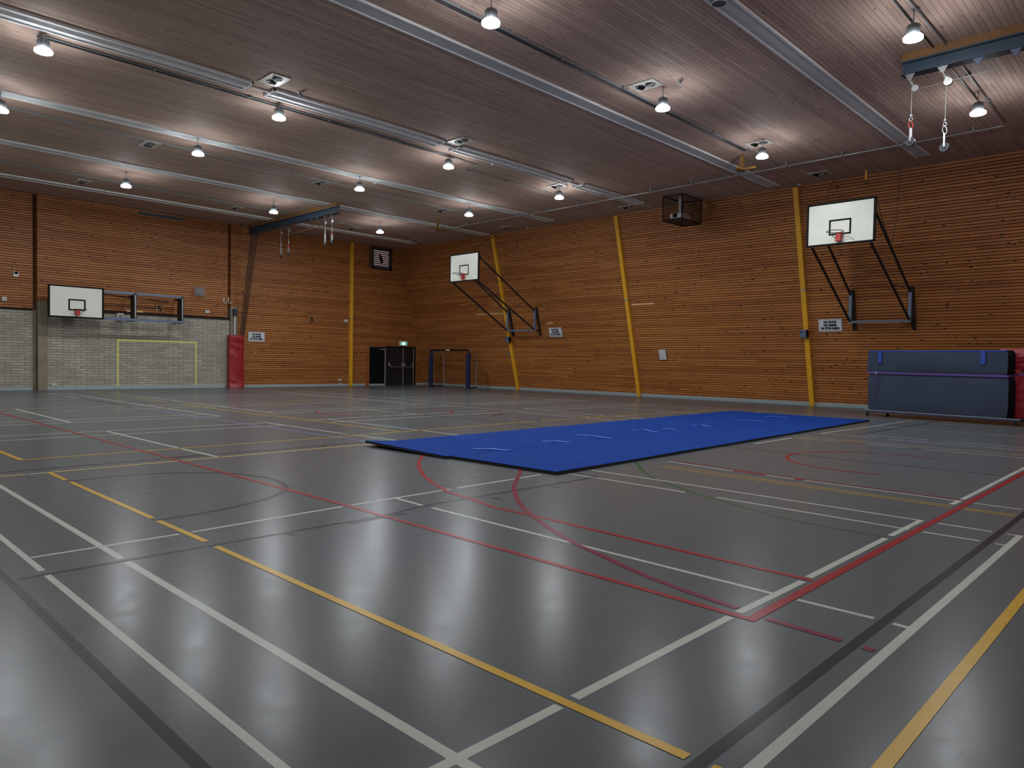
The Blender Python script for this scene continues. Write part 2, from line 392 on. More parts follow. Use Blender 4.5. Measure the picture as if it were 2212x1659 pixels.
def right_wall():
    b = MB(); Ls = H / math.cos(math.atan(LEAN))
    boards(b, YF - 0.1, YB + 0.3, 0.0, Ls, 0.0, PT, GP, 0.022, 0.35)
    o = b.build('wall_right', [M['timber'], M['gap']])
    # local X = world +Y, local Y = into the wall, local Z = up the slope
    out = -NRM
    o.matrix_world = Matrix(((0, out.x, UPS.x, XR), (1, 0, 0, 0), (0, out.z, UPS.z, 0), (0, 0, 0, 1)))
    ORG[o.name] = Vector((0, 0, 0))
    return struct(o)
wall_right = right_wall()
def plank(y0, y1, z):
    b = MB(); k = math.floor((z / UPS.z) / PT) * PT + (PT - GP) / 2
    p = Vector((XR, 0, 0)) + UPS * k; b.obox((p.x + NRM.x * 0.002, (y0 + y1) / 2, p.z + NRM.z * 0.002), (abs(y1 - y0), PT - GP, 0.006), AXR)
    o = b.build('pale_plank', M['pale_timber']); o.parent = wall_right; o.matrix_parent_inverse = wall_right.matrix_world.inverted()
    struct(o)
plank(27.0, 24.95, 3.78); plank(17.45, 16.32, 3.9); plank(22.3, 21.9, 3.27)

b = MB(); b.box(XL - 0.2, XR + 0.5, YF - 0.2, YB + 0.6, H, H + 0.15)
ceiling = struct(b.build('ceiling', M['ceiling']))
b = MB(); b.box(XL - 0.2, XL, YF - 0.2, YB + 0.6, 0, H); struct(b.build('wall_left', M['brick']))
b = MB(); b.box(XL, XR + 0.5, YF - 0.2, YF, 0, H)
struct(b.build('wall_front', plain('front_pine', rgb(150, 96, 52), 0.55, var=0.2, scale=1.5)))
b = MB(); b.box(XL, 6.98, 32.40, 32.42, 0, 0.11); b.box(7.44, 14.45, YB - 0.035, YB + 0.02, 0, 0.12); b.box(15.22, 22.1, YB - 0.03, YB, 0, 0.11); b.box(25.46, 26.12, YB - 0.03, YB, 0, 0.11)
struct(b.build('baseboard_back', M['skirt']))
b = MB()
p0, p1 = RW(0, 0.0, 0.0), RW(0, 0.13, 0.0)
b.prism([(p0.x - 0.035, YF, 0), (p1.x - 0.035, YF, 0.13), (p1.x + 0.0, YF, 0.13), (p0.x, YF, 0)], (0, YB - YF - 0.03, 0))
struct(b.build('baseboard_right', M['skirt']))

# ------------------------------------------------------------------ court lines (paint lying on the floor)
L = []
def ln(col, w, *pts): L.append((col, w, pts))
W = 0.05; T = 0.04
# nearest court
ln('white', T, (1.19, 1.06), (1.19, 5.18)); ln('white', T, (1.19, 5.30), (1.19, 14.5))
ln('white', W, (1.648, 1.06), (1.648, 5.16)); ln('white', W, (1.648, 5.27), (1.648, 14.5))
ln('white', T, (4.35, 5.80), (4.32, 5.34)); ln('white', T, (4.32, 5.20), (4.24, 1.815)); ln('white', T, (4.24, 1.705), (4.24, 1.278)); ln('white', T, (4.23, 1.178), (4.22, 1.09))
ln('white', T, (6.9, 4.03), (6.92, 4.1), (6.95, 5.2), (6.95, 5.7)); ln('white', T, (6.91, 3.66), (6.82, 1.795)); ln('white', T, (6.81, 1.69), (6.81, 1.272)); ln('white', T, (6.80, 1.165), (6.80, 1.09))
ln('white', T, (7.40, 5.7), (7.395, 4.32), (7.31, 1.806)); ln('white', T, (7.30, 1.69), (7.285, 1.275)); ln('white', T, (7.27, 1.167), (7.29, 1.06))
ln('white', W, (0.6, 1.078), (7.31, 1.078))
ln('white', W, (1.2, 1.832), (2.20, 1.832)); ln('white', W, (2.30, 1.834), (3.67, 1.845)); ln('white', W, (3.77, 1.843), (4.63, 1.832)); ln('white', W, (4.74, 1.839), (6.32, 1.836)); ln('white', W, (6.44, 1.836), (7.29, 1.832))
ln('white', W, (8.43, 1.836), (8.75, 1.83)); ln('white', W, (8.80, 1.828), (12.0, 1.822)); ln('white', W, (12.05, 1.822), (17.0, 1.82))
ln('white', T, (1.215, 5.70), (2.20, 5.712)); ln('white', T, (2.30, 5.715), (3.72, 5.796)); ln('white', T, (3.83, 5.80), (5.1, 5.835)); ln('white', T, (5.2, 5.835), (6.6, 5.87))
ln('yellow', W, (2.25, 9.70), (2.245, 9.0)); ln('yellow', W, (2.25, 8.84), (2.25, 6.42)); ln('yellow', W, (2.25, 6.29), (2.255, 5.35)); ln('yellow', W, (2.25, 5.16), (2.24, 1.272)); ln('yellow', W, (2.24, 1.18), (2.24, 0.765))
ln('yellow', 0.055, (2.24, 0.762), (9.5, 0.765))
ln('black', 0.055, (0.99, 1.223), (14.0, 1.22)); ln('black', 0.05, (0.998, 1.2), (0.992, 5.4), (0.99, 10.1), (0.99, 16))
ln('black', 0.045, (1.03, 5.20), (3.2, 5.215), (3.84, 5.235), (4.37, 5.33), (7.03, 5.31)); ln('black', 0.1, (3.36, 5.17), (3.98, 5.18))
for x in (2.83, 5.11, 6.06): ln('black', 0.045, (x, 5.21), (x, 5.08))
ln('black', 0.04, (7.03, 5.3), (7.04, 5.8))
ln('black', 0.045, (1.0, 10.0), (2.8, 10.06), (6.5, 10.12), (7.0, 10.12)); ln('black', 0.1, (3.75, 10.14), (4.2, 10.14))
for x in (2.8, 5.1, 6.1): ln('black', 0.05, (x, 10.08), (x, 9.98))
ln('red', W, (3.71, 25.0), (3.69, 20.1), (3.78, 5.9), (3.715, 1.72)); ln('red', 0.06, (3.69, 1.745), (6.55, 1.738), (17.0, 1.724))
# three point line
arc = [(4.69, 1.79), (4.71, 2.73), (4.785, 4.33)]
arc += [(11.2 - 6.6 * math.cos(R(a)) if a < 20 else 11.2 - 6.68 * math.cos(R(a)), 3.3 + 6.72 * math.sin(R(a))) for a in (13, 17, 21, 26, 31, 36, 41, 46, 52, 58, 64, 70, 78, 86, 94, 102, 112, 120)]
ln('red', W, *arc)
ln('crimson', W, (6.8, 6.4), (6.54, 6.16), (5.75, 5.51), (5.42, 5.17), (5.18, 4.9), (4.96, 4.62), (4.7, 4.22), (4.49, 3.86), (4.28, 3.44), (4.16, 3.1), (4.06, 2.85), (3.96, 2.55), (3.89, 2.26), (3.83, 1.88))
ln('crimson', W, (3.79, 1.69), (3.765, 1.285)); ln('crimson', W, (3.755, 1.178), (3.75, 1.125))
ln('green', 0.045, (8.9, 6.1), (8.42, 5.69), (7.9, 5.25), (7.53, 4.86), (7.28, 4.48), (7.05, 4.12), (6.86, 3.75), (6.71, 3.39), (6.56, 3.08), (6.45, 2.8), (6.39, 2.5), (6.37, 2.23), (6.35, 1.87))
ln('black', 0.06, (2.22, 8.88), (2.66, 8.95), (3.13, 8.86), (3.36, 8.75), (3.56, 8.59), (3.7, 8.45), (3.81, 8.29), (3.91, 8.07), (3.96, 7.83), (3.975, 7.62), (3.94, 7.38), (3.86, 7.11), (3.78, 6.97), (3.67, 6.83), (3.52, 6.7), (3.33, 6.57), (2.94, 6.41), (2.56, 6.34), (2.23, 6.32))
# key, hoop arc and the lines right of the mat
ln('yellow', 0.026, (8.53, 5.3), (8.515, 4.98), (8.338, 1.815)); ln('yellow', 0.026, (8.40, 5.3), (8.36, 4.88), (8.245, 1.79))
ln('yellow', 0.026, (8.30, 1.70), (8.295, 1.27)); ln('yellow', 0.026, (8.225, 1.70), (8.21, 1.27))
ln('white', T, (8.95, 5.5), (8.91, 5.2), (8.82, 4.45)); ln('white', T, (8.82, 4.0), (8.79, 3.6)); ln('white', T, (8.79, 3.5), (8.71, 1.80)); ln('white', T, (8.70, 1.69), (8.68, 1.27))
ln('red', 0.03, (9.06, 5.5), (9.04, 5.28), (8.88, 3.68), (8.81, 1.77)); ln('red', 0.06, (8.86, 4.45), (8.80, 4.0)); ln('red', 0.06, (8.81, 3.62), (8.8, 3.52))
ln('black', 0.035, (11.5, 6.0), (11.42, 5.83), (11.25, 3.96), (11.28, 1.8))
ln('red', 0.045, *[(11.3 - 1.29 * math.cos(R(a)), 3.38 + 1.29 * math.sin(R(a))) for a in range(-18, 200, 8)])
ln('white', T, (13.85, 5.72), (13.97, 4.86)); ln('red', T, (13.97, 4.86), (13.9, 4.41)); ln('white', T, (13.9, 4.41), (13.87, 3.7)); ln('red', T, (13.87, 3.7), (13.86, 3.5)); ln('white', T, (13.86, 3.5), (13.83, 1.9))
ln('cream', T, (14.16, 5.83), (14.28, 5.48), (14.25, 1.9))
ln('white', W, (12.2, 5.76), (13.85, 5.77)); ln('white', W, (15.3, 5.76), (17.63, 5.70), (21.3, 5.65)); ln('black', W, (15.75, 5.15), (21.6, 5.10))
ln('white', T, (15.30, 5.77), (15.36, 4.67)); ln('white', T, (15.28, 4.48), (15.19, 2.0)); ln('white', T, (15.85, 5.12), (15.8, 3.88)); ln('white', T, (15.71, 3.61), (15.74, 2.0))
ln('white', T, (18.46, 5.64), (18.26, 2.4)); ln('white', T, (21.3, 13.7), (21.33, 9.3), (21.36, 6.5), (21.24, 2.4)); ln('white', T, (20.45, 20.0), (20.5, 11.1), (20.6, 9.0), (20.68, 6.3), (20.71, 2.4))
# middle and far courts
ln('cream', W, (2.2, 9.70), (2.25, 9.70), (6.3, 9.82), (8.55, 9.79), (11.66, 9.99), (16.0, 9.95), (20.2, 9.74), (21.38, 9.75)); ln('white', W, (1.2, 9.70), (1.70, 9.70)); ln('cream', W, (1.78, 9.70), (2.02, 9.70)); ln('white', W, (2.04, 9.7), (2.2, 9.7))
ln('yellow', T, (2.26, 11.05), (7.11, 11.08), (11.6, 11.30), (14.72, 11.30), (17.3, 11.13), (20.29, 11.02)); ln('yellow', W, (2.255, 11.05), (2.23, 12.2), (2.2, 30.0))
ln('white', W, (4.24, 14.34), (4.27, 11.15)); ln('white', W, (4.27, 11.0), (4.3, 9.85)); ln('white', W, (4.23, 21.35), (4.24, 16.63))
for y in (13.68, 14.42, 16.6, 17.3): ln('white', T, (1.19, y), (7.33, y))
ln('white', T, (8.5, 13.72), (10.4, 13.82), (11.53, 13.9), (14.35, 13.95)); ln('white', T, (8.5, 14.5), (10.0, 14.55), (14.2, 14.67))
ln('white', T, (8.8, 16.66), (12.5, 16.78), (14.6, 16.88)); ln('white', T, (8.9, 17.36), (14.4, 17.57))
ln('white', T, (15.6, 14.58), (21.3, 14.42)); ln('white', T, (15.7, 13.84), (21.4, 13.72)); ln('white', T, (15.6, 17.38), (21.37, 17.37)); ln('white', T, (15.5, 16.7), (21.39, 16.65))
ln('cream', T, (1.2, 21.33), (6.76, 21.32), (13.4, 21.46)); ln('white', T, (15.6, 21.35), (21.8, 21.57)); ln('cream', T, (1.2, 19.9), (13.76, 20.0)); ln('cream', T, (15.6, 20.05), (21.0, 20.2))
ln('white', T, (1.2, 25.5), (6.8, 25.35)); ln('white', T, (8.8, 25.4), (14.2, 25.5)); ln('white', T, (18.6, 25.55), (21.66, 25.5)); ln('white', T, (1.2, 29.2), (21, 29.6))
ln('white', T, (6.85, 29.9), (6.82, 25.95)); ln('black', T, (6.82, 25.9), (6.80, 20.9)); ln('blue', T, (6.80, 20.85), (6.83, 17.4)); ln('blue', T, (6.83, 17.2), (6.90, 13.7)); ln('blue', T, (6.92, 13.5), (7.0, 10.15))
ln('white', W, (7.29, 29.85), (7.28, 20.1)); ln('white', W, (7.28, 19.8), (7.31, 16.55)); ln('white', W, (7.36, 14.45), (7.40, 11.4)); ln('white', W, (7.42, 11.2), (7.52, 9.68))
ln('yellow', W, (8.31, 30.0), (8.27, 22.4)); ln('yellow', W, (8.26, 21.3), (8.30, 17.2), (8.39, 15.6), (8.46, 11.22))
ln('white', W, (8.78, 29.4), (8.74, 21.3), (8.80, 16.67)); ln('white', W, (8.88, 14.5), (8.95, 11.3)); ln('white', W, (8.96, 11.1), (8.95, 9.96))
ln('cream', W, (11.51, 17.0), (11.53, 15.4)); ln('cream', W, (11.57, 15.2), (11.62, 14.47)); ln('black', W, (11.47, 23.0), (11.53, 17.6)); ln('black', W, (11.62, 14.47), (11.68, 11.4)); ln('black', W, (11.66, 11.15), (11.56, 9.96))
ln('white', T, (14.3, 28.8), (14.2, 20.3), (14.05, 17.7)); ln('cream', W, (14.65, 28.0), (14.6, 22.0), (14.6, 18.8), (14.66, 16.8), (14.70, 14.2), (14.8, 11.8), (14.65, 11.4)); ln('cream', T, (14.67, 11.2), (14.72, 10.0)); ln('white', T, (14.34, 13.65), (14.32, 11.6)); ln('white', T, (14.3, 11.2), (14.15, 9.99))
ln('white', T, (15.75, 28.3), (15.6, 20.7), (15.65, 17.38)); ln('white', T, (15.67, 14.71), (15.5, 11.5)); ln('white', T, (15.5, 11.2), (15.51, 10.0))
ln('white', T, (18.6, 13.8), (18.5, 10.1)); ln('white', T, (18.8, 30.2), (18.8, 25.1)); ln('cream', T, (21.6, 23.5), (20.95, 19.9), (20.4, 16.5))
ln('red', W, *[(11.5 - 1.8 * math.cos(R(a)), 15.85 + 1.8 * math.sin(R(a))) for a in range(-70, 36, 7)])
ln('red', W, *[(11.5 + 1.8 * math.cos(R(a)), 15.85 + 1.8 * math.sin(R(a))) for a in range(-72, 40, 7)])
ln('red', T, *[(11.3 + 6.75 * math.cos(R(a)), 28.2 - 6.75 * math.sin(R(a))) for a in range(50, 136, 5)])
ln('crimson', T, (13.82, 13.74), (13.6, 13.55), (13.21, 13.32), (12.6, 12.97))
ln('red', T, *[(11.3 + 1.25 * math.cos(R(a)), 28.2 - 1.25 * math.sin(R(a))) for a in range(0, 181, 12)])
ln('yellow', 0.07, (23.7, 31.75), (25.8, 31.55))
HT = {'black': 0.0003, 'green': 0.0006, 'white': 0.0008, 'blue': 0.0018, 'cream': 0.0019, 'yellow': 0.0021, 'crimson': 0.0023, 'red': 0.0024}
for col in PAINT:
    b = MB(); hz = HT[col]
    for (c_, w, pts) in L:
        if c_ != col: continue
        hz += 0.000008; w = max(w, 0.06) if min(p[1] for p in pts) > 9.5 else w; P = [Vector((p[0], p[1], 0)) for p in pts]; lf = []; rt = []
        for i, p in enumerate(P):
            a = P[max(i - 1, 0)]; q = P[min(i + 1, len(P) - 1)]; d = (q - a).normalized(); nn = Vector((-d.y, d.x, 0)) * (w / 2)
            lf.append((p.x + nn.x, p.y + nn.y, hz)); rt.append((p.x - nn.x, p.y - nn.y, hz))
        n = len(P); b.add(lf + rt, [(i, i + n, i + n + 1, i + 1) for i in range(n - 1)])
    o = b.build('court_marking', PAINT[col], floor); struct(o, {'blue': 'pale blue'}.get(col, col) + ' court lines')

# ------------------------------------------------------------------ ceiling: strips, troughs, conduits, vents, detectors
def strip(y, w, x0, x1, label):
    t = thing('ceiling_strip', label, 'ceiling strip', ((x0 + x1) / 2, y, H), 'long pale strips across the ceiling')
    b = MB(); b.box(x0, x1, y - w / 2 + 0.02, y + w / 2 - 0.02, H - 0.03, H - 0.001); b.build('panel', M['strip'], t)
    for s_ in (-1, 1):
        b = MB(); b.box(x0, x1, y + s_ * w / 2 - 0.02, y + s_ * w / 2 + 0.02, H - 0.045, H - 0.001); b.build('edge_trim', M['stripedge'], t)
    return t
strip(6.02, 0.34, 3.0, 22.95, 'long pale grey ceiling strip nearest the camera, passing above the near pulley beam')
strip(10.7, 0.36, 0.0, 23.6, 'long pale grey ceiling strip between the nearest two lamp rows')
strip(20.45, 0.38, -1.0, 23.4, 'long pale ceiling strip just behind the recessed light troughs')
strip(25.1, 0.38, -1.0, 24.0, 'long pale ceiling strip crossing the near end of the far pulley beam')
strip(29.78, 0.36, -1.0, 23.3, 'long pale ceiling strip closest to the back wall')
tr = [(-1.1, 2.2), (2.3, 7.5), (8.0, 13.12), (13.66, 18.66), (19.27, 22.95)]
trl = ['', 'recessed white light trough at the far left, nearest trough to the camera', 'recessed white light trough between the second and third ceiling vents of its row',
       'recessed white light trough above the middle of the hall', 'short recessed white light trough nearest the right wall']
for (x0, x1), lab in zip(tr[1:], trl[1:]):
    t = thing('light_trough', lab, 'ceiling light', ((x0 + x1) / 2, 15.65, H), 'recessed troughs in one line')
    b = MB(); b.box(x0 + 0.03, x1 - 0.03, 15.42, 15.88, H - 0.02, H - 0.001); b.build('reflector', M['strip'], t)
    b = MB()
    b.box(x0, x1, 15.38, 15.42, H - 0.05, H - 0.001); b.box(x0, x1, 15.88, 15.92, H - 0.05, H - 0.001); b.box(x0, x0 + 0.03, 15.38, 15.92, H - 0.05, H - 0.001); b.box(x1 - 0.03, x1, 15.38, 15.92, H - 0.05, H - 0.001)
    b.build('frame', M['stripedge'], t)
    b = MB(); b.prism([(x0 + 0.05, 15.55, H - 0.02), (x0 + 0.05, 15.62, H - 0.07), (x0 + 0.05, 15.69, H - 0.07), (x0 + 0.05, 15.76, H - 0.02)], (x1 - x0 - 0.1, 0, 0)); b.build('centre_ridge', M['stripedge'], t)
for x0, x1, lab in ((7.5, 8.0, 'short white conduit joining the two left light troughs'), (13.12, 13.66, 'short white conduit joining the middle light troughs'), (18.66, 19.27, 'short white conduit before the right-hand light trough'), (22.95, 23.9, 'short white conduit running from the last trough to the right wall')):
    b = MB(); b.box(x0, x1, 15.63, 15.67, H - 0.04, H - 0.001); tag(b.build('conduit', M['stripedge'], origin=(x0, 15.65, H)), lab, 'conduit', 'white conduits between the light troughs')

def conduit(paths, label):
    t = thing('cable_conduit', label, 'conduit', paths[0][0], 'dark conduits feeding the lamp rows')
    for k, p in enumerate(paths):
        b = MB(); b.tube(p, 0.018 if len(paths) > 1 else 0.022, 6); b.build('pipe', M['dgrey' if k else 'grey'], t)
    p = paths[0]
    for i in range(len(p) - 1):
        a, q = Vector(p[i]), Vector(p[i + 1]); n = int((q - a).length / 2.2)
        for j in range(1, n + 1):
            c = a + (q - a) * (j / (n + 1)); b = MB(); b.obox((c.x, c.y, H - 0.026), (0.05, 0.09, 0.05)); b.build('clip', M['grey'], t)
zc = H - 0.03
conduit([[(3.6, 16.2, zc), (14.2, 16.33, zc), (15.3, 16.42, zc), (15.3, 17.06, zc), (21.2, 17.12, zc)], [(3.6, 16.3, zc), (14.3, 16.42, zc)]], 'twin dark conduit beside the light troughs, feeding the long lamp row')
conduit([[(-1.2, 21.4, zc), (5.84, 21.55, zc), (14.0, 21.88, zc), (21.4, 22.06, zc)]], 'thin dark conduit feeding the lamp row behind the light troughs')
conduit([[(-1.2, 27.5, zc), (5.1, 27.56, zc), (14.2, 27.9, zc), (19.5, 28.0, zc)]], 'thin dark conduit feeding the lamp row nearest the back wall')
conduit([[(3.0, 9.42, zc), (21.2, 9.48, zc)], [(3.0, 9.54, zc), (19.2, 9.58, zc)], [(3.0, 9.48, zc), (19.2, 9.53, zc)]], 'triple dark conduit feeding the lamp row above the blue mat')
conduit([[(10.0, 3.77, zc), (15.3, 3.70, zc), (21.1, 3.76, zc)], [(10.0, 3.92, zc), (19.2, 3.9, zc)]], 'twin grey conduit crossing above the near pulley beam')
t = thing('cable_conduit', 'long thin pale conduit running parallel to the right wall under the ceiling', 'conduit', (21.2, 3.76, zc), 'dark conduits feeding the lamp rows')
zc -= 0.08; b = MB(); b.tube([(21.1, 3.8, zc), (21.17, 8.82, zc), (21.32, 12.73, zc), (21.42, 19.1, zc), (21.35, 26.2, zc)], 0.02, 6); b.build('pipe', M['galv'], t)
for k in [q for q in range(14) if q != 7]: b = MB(); b.obox((21.1 + 0.018 * k, 4.4 + 1.6 * k, H - 0.065), (0.09, 0.05, 0.128)); b.build('clip', M['grey'], t)

def vent(loc, label, lx=0.45, ly=0.66):
    t = thing('ceiling_vent', label, 'ceiling vent', loc, 'square ceiling vents with twin round nozzles')
    x, y, z = loc; b = MB(); b.box(x - lx / 2, x + lx / 2, y - ly / 2, y + ly / 2, z - 0.018, z - 0.001); b.build('plate', M['ventplate'], t)
    for s_, q in ((-1, 0.25), (1, -0.35)):
        c = Vector((x, y + s_ * 0.125, z - 0.02))
        b = MB(); b.torus(c, 0.1, 0.014, n=24, m=6); nz = b.build('nozzle_ring', M['dgrey'], t)
        b = MB(); ax = Vector((math.sin(q), 0.25 * s_, -1)).normalized(); a1 = ax.cross(Vector((0, 1, 0))).normalized(); a2 = ax.cross(a1)
        b.prism([c + a1 * (0.085 * math.cos(2 * math.pi * k / 20)) + a2 * (0.085 * math.sin(2 * math.pi * k / 20)) - ax * 0.02 for k in range(20)], ax * 0.04)
        b.build('nozzle', M['grey'] if s_ < 0 else M['black'], nz)
    return t
vs = [((7.75, 14.92), 'twin-nozzle ceiling vent beside the end of the left light trough'), ((7.66, 22.15), 'twin-nozzle ceiling vent left of the second lamp behind the troughs'),
      ((7.7, 28.72), 'leftmost twin-nozzle vent of the row nearest the back wall'), ((13.3, 22.3), 'twin-nozzle ceiling vent left of the far pulley beam, behind the troughs'),
      ((13.26, 28.7), 'twin-nozzle ceiling vent left of the far pulley beam, nearest the back wall'), ((13.36, 9.02), 'twin-nozzle ceiling vent above the lamp over the blue mat'),
      ((13.37, 15.05), 'twin-nozzle ceiling vent beside the middle light trough'), ((18.93, 16.32), 'twin-nozzle ceiling vent tucked beside the trough end near the right'),
      ((18.97, 22.48), 'twin-nozzle ceiling vent left of the far backboard lamp'), ((23.2, 16.36), 'twin-nozzle ceiling vent left of the caged projector at the right wall'),
      ((18.86, 9.0), 'twin-nozzle ceiling vent just above the lamp left of the nearest right backboard'), ((23.04, 8.95), 'twin-nozzle ceiling vent above the nearest right backboard'),
      ((23.3, 23.0), 'twin-nozzle ceiling vent above the far right backboard'), ((22.9, 29.2), 'twin-nozzle ceiling vent in the far corner above the louvred window'), ((18.9, 28.8), 'twin-nozzle ceiling vent right of the far pulley beam')]
vp = vent((0, 0, H), 'proto')
for k, ((x, y), lab) in enumerate(vs):
    if k == 0: vp.location = (x, y, H); vp['label'] = lab
    else: dup(vp, (x, y, H), lab)
det = [((7.0, 13.5), 'small white ceiling detector between the two nearest lamps'), ((9.4, 16.9), 'small')]
dets = [(937, 48), (632, 193), (1068, 366), (820, 427), (1083, 442), (1420, 275), (367, 325)]
dpos = [(7.2, 9.9, 'small round ceiling detector left of the brightest near lamp'), (8.5, 15.15, 'small round ceiling detector beside the second light trough'), (15.6, 16.06, 'small round ceiling detector right of the middle lamp'),
        (14.6, 20.9, 'small round ceiling detector right of the middle lamp behind the troughs'), (13.6, 8.3, 'small round ceiling detector under the lamp over the blue mat'), (24.0, 15.2, 'small round detector at the ceiling edge beside the caged projector'), (24.0, 22.4, 'small round detector at the ceiling edge above the far backboard'), (24.0, 10.0, 'small round detector at the ceiling edge by the nearest yellow column')]
pt = None
for (x, y, lab) in dpos:
    if pt is None:
        pt = thing('smoke_detector', lab, 'smoke detector', (x, y, H), 'small detectors on the ceiling')
        b = MB(); b.lathe([(0.0, -0.03), (0.055, -0.03), (0.06, 0.0)], (x, y, H), 20); b.build('base', M['white'], pt)
        b = MB(); b.lathe([(0.0, -0.075), (0.03, -0.072), (0.045, -0.03)], (x, y, H), 20); b.build('sensor_dome', M['grey'], pt)
    else: dup(pt, (x, y, H), lab)

t = thing('ceiling_dome', 'round dark blue cap on the nearest ceiling strip at the top edge of the picture', 'ceiling dome', (11.02, 6.02, H))
b = MB(); b.cyl((11.02, 6.02, H - 0.10), (11.02, 6.02, H - 0.031), 0.13, n=32); b.build('cover', M['beamblue'], t, bevel=0.01)
b = MB(); b.torus((11.02, 6.02, H - 0.095), 0.125, 0.012, n=32, m=6); b.build('ring', M['strip'], t)

# ------------------------------------------------------------------ lamps
def make_lamp(loc, label):
    t = thing('high_bay_lamp', label, 'ceiling lamp', loc, 'lit round high bay lamps')
    x, y, z = loc
    b = MB(); b.cyl((x, y, z + 0.27), (x, y, z + 0.499), 0.012, n=10); b.build('stem', M['alu'], t)
    b = MB(); b.lathe([(0.0, 0.27), (0.05, 0.27), (0.06, 0.25), (0.085, 0.25), (0.085, 0.09), (0.0, 0.09)], (x, y, z), 32); hs = b.build('housing', M['lampgrey'], t)
    b = MB(); b.lathe([(0.085, 0.088), (0.13, 0.07), (0.155, 0.045), (0.155, 0.02), (0.0, 0.02)], (x, y, z), 32); b.build('halo_glow_skirt', M['haloglow'], t)  # added glowing skirt, imitates the bloom halo around the lamp
    b = MB()
    for k in range(16):
        g = 2 * math.pi * k / 16; d = Vector((math.cos(g), math.sin(g), 0)); c = Vector((x, y, z + 0.16)) + d * 0.093
        b.obox(c, (0.03, 0.006, 0.15), (d, Vector((-d.y, d.x, 0)), (0, 0, 1)))
    b.build('cooling_fins', M['lampgrey'], hs)
    b = MB(); b.lathe([(0.150, 0.02), (0.150, 0.004), (0.143, 0.0), (0.0, -0.004)], (x, y, z), 32); b.build('diffuser', M['lamp'], t)
    return t
lamps = [  # rows from the back wall to the front; the flag says how many at the row's start hang beyond the picture
    ([(3.05, 26.0), (8.28, 26.07), (13.58, 26.13), (18.77, 26.44)], 7.0, 1, 'in the row nearest the back wall'),
    ([(3.76, 20.31), (8.32, 20.37), (13.63, 20.38), (18.76, 20.62)], 7.0, 0, 'in the row behind the light troughs'),
    ([(3.66, 16.1), (8.53, 16.19), (14.05, 16.37), (19.18, 16.42)], 7.12, 0, 'in the row beside the light troughs'),
    ([(3.4, 8.8), (8.4, 8.76), (13.71, 8.79), (18.61, 8.78)], 7.0, 1, 'in the row above the blue mat'),
    ([(3.4, 3.8), (8.5, 3.8), (13.6, 3.78), (18.49, 3.79)], 7.0, 2, 'in the row beside the nearer pulley beam')]
lp = None
for row, lz, hid, where in lamps:
    for k, (x, y) in enumerate(row):
        lab = ('lit high bay lamp, %s from left %s' % (ORD[k + 1 - hid], where)) if k >= hid else 'lit high bay lamp beyond the picture, %s' % where
        loc = (x, y, lz)
        if lp is None: lp = make_lamp(loc, lab)
        else: dup(lp, loc, lab)

# ------------------------------------------------------------------ yellow columns
def ycol_right(y, label):
    t = thing('steel_column', label, 'column', (XR, y, 0), 'yellow steel columns')
    p, q = RW(y, 0.0, 0.05), RW(y, H - 0.02, 0.05)
    b = MB(); b.obox((p + q) / 2, (0.17, (q - p).length, 0.13), AXR); b.build('post', M['yellow_steel'], t, bevel=0.008)
    c = RW(y, 4.1, 0.06); b = MB(); b.obox(c, (0.19, 0.05, 0.14), AXR); b.build('clamp', M['galv'], t)
    return t
ycol_right(10.18, 'leaning yellow steel column nearest the camera, left of the nearest right backboard')
ycol_right(17.6, 'leaning yellow steel column in the middle of the right wall')
ycol_right(24.85, 'leaning yellow steel column behind the far right backboard')
t = thing('steel_column', 'upright yellow steel column on the back wall, left of the black doors', 'column', (21.12, YB, 0), 'yellow steel columns')
b = MB(); b.box(21.04, 21.21, YB - 0.13, YB - 0.005, 0, H - 0.01); b.build('post', M['yellow_steel'], t, bevel=0.008)
b = MB(); b.box(20.98, 21.26, YB - 0.145, YB - 0.008, 3.52, 3.55); b.build('clamp', M['galv'], t)

def winch(y, z, label):
    t = thing('control_box', label, 'control box', RW(y, z, 0.12), 'grey boxes on the yellow columns')
    b = MB(); b.obox(RW(y + 0.02, z, 0.21), (0.22, 0.26, 0.18), AXR); b.build('housing', M['steelblue'], t, bevel=0.01)
    b = MB(); b.obox(RW(y - 0.1, z, 0.21), (0.05, 0.24, 0.15), AXR); b.build('side_cover', M['black'], t, bevel=0.006)
    b = MB(); c = RW(y + 0.08, z + 0.07, 0.28); b.cyl(c, c + NRM * 0.04, 0.025, n=14); b.build('knob', M['black'], t)
winch(10.2, 2.62, 'grey control box on the nearest yellow column, beside the no food sign')
winch(24.8, 2.56, 'grey control box on the yellow column behind the far backboard')

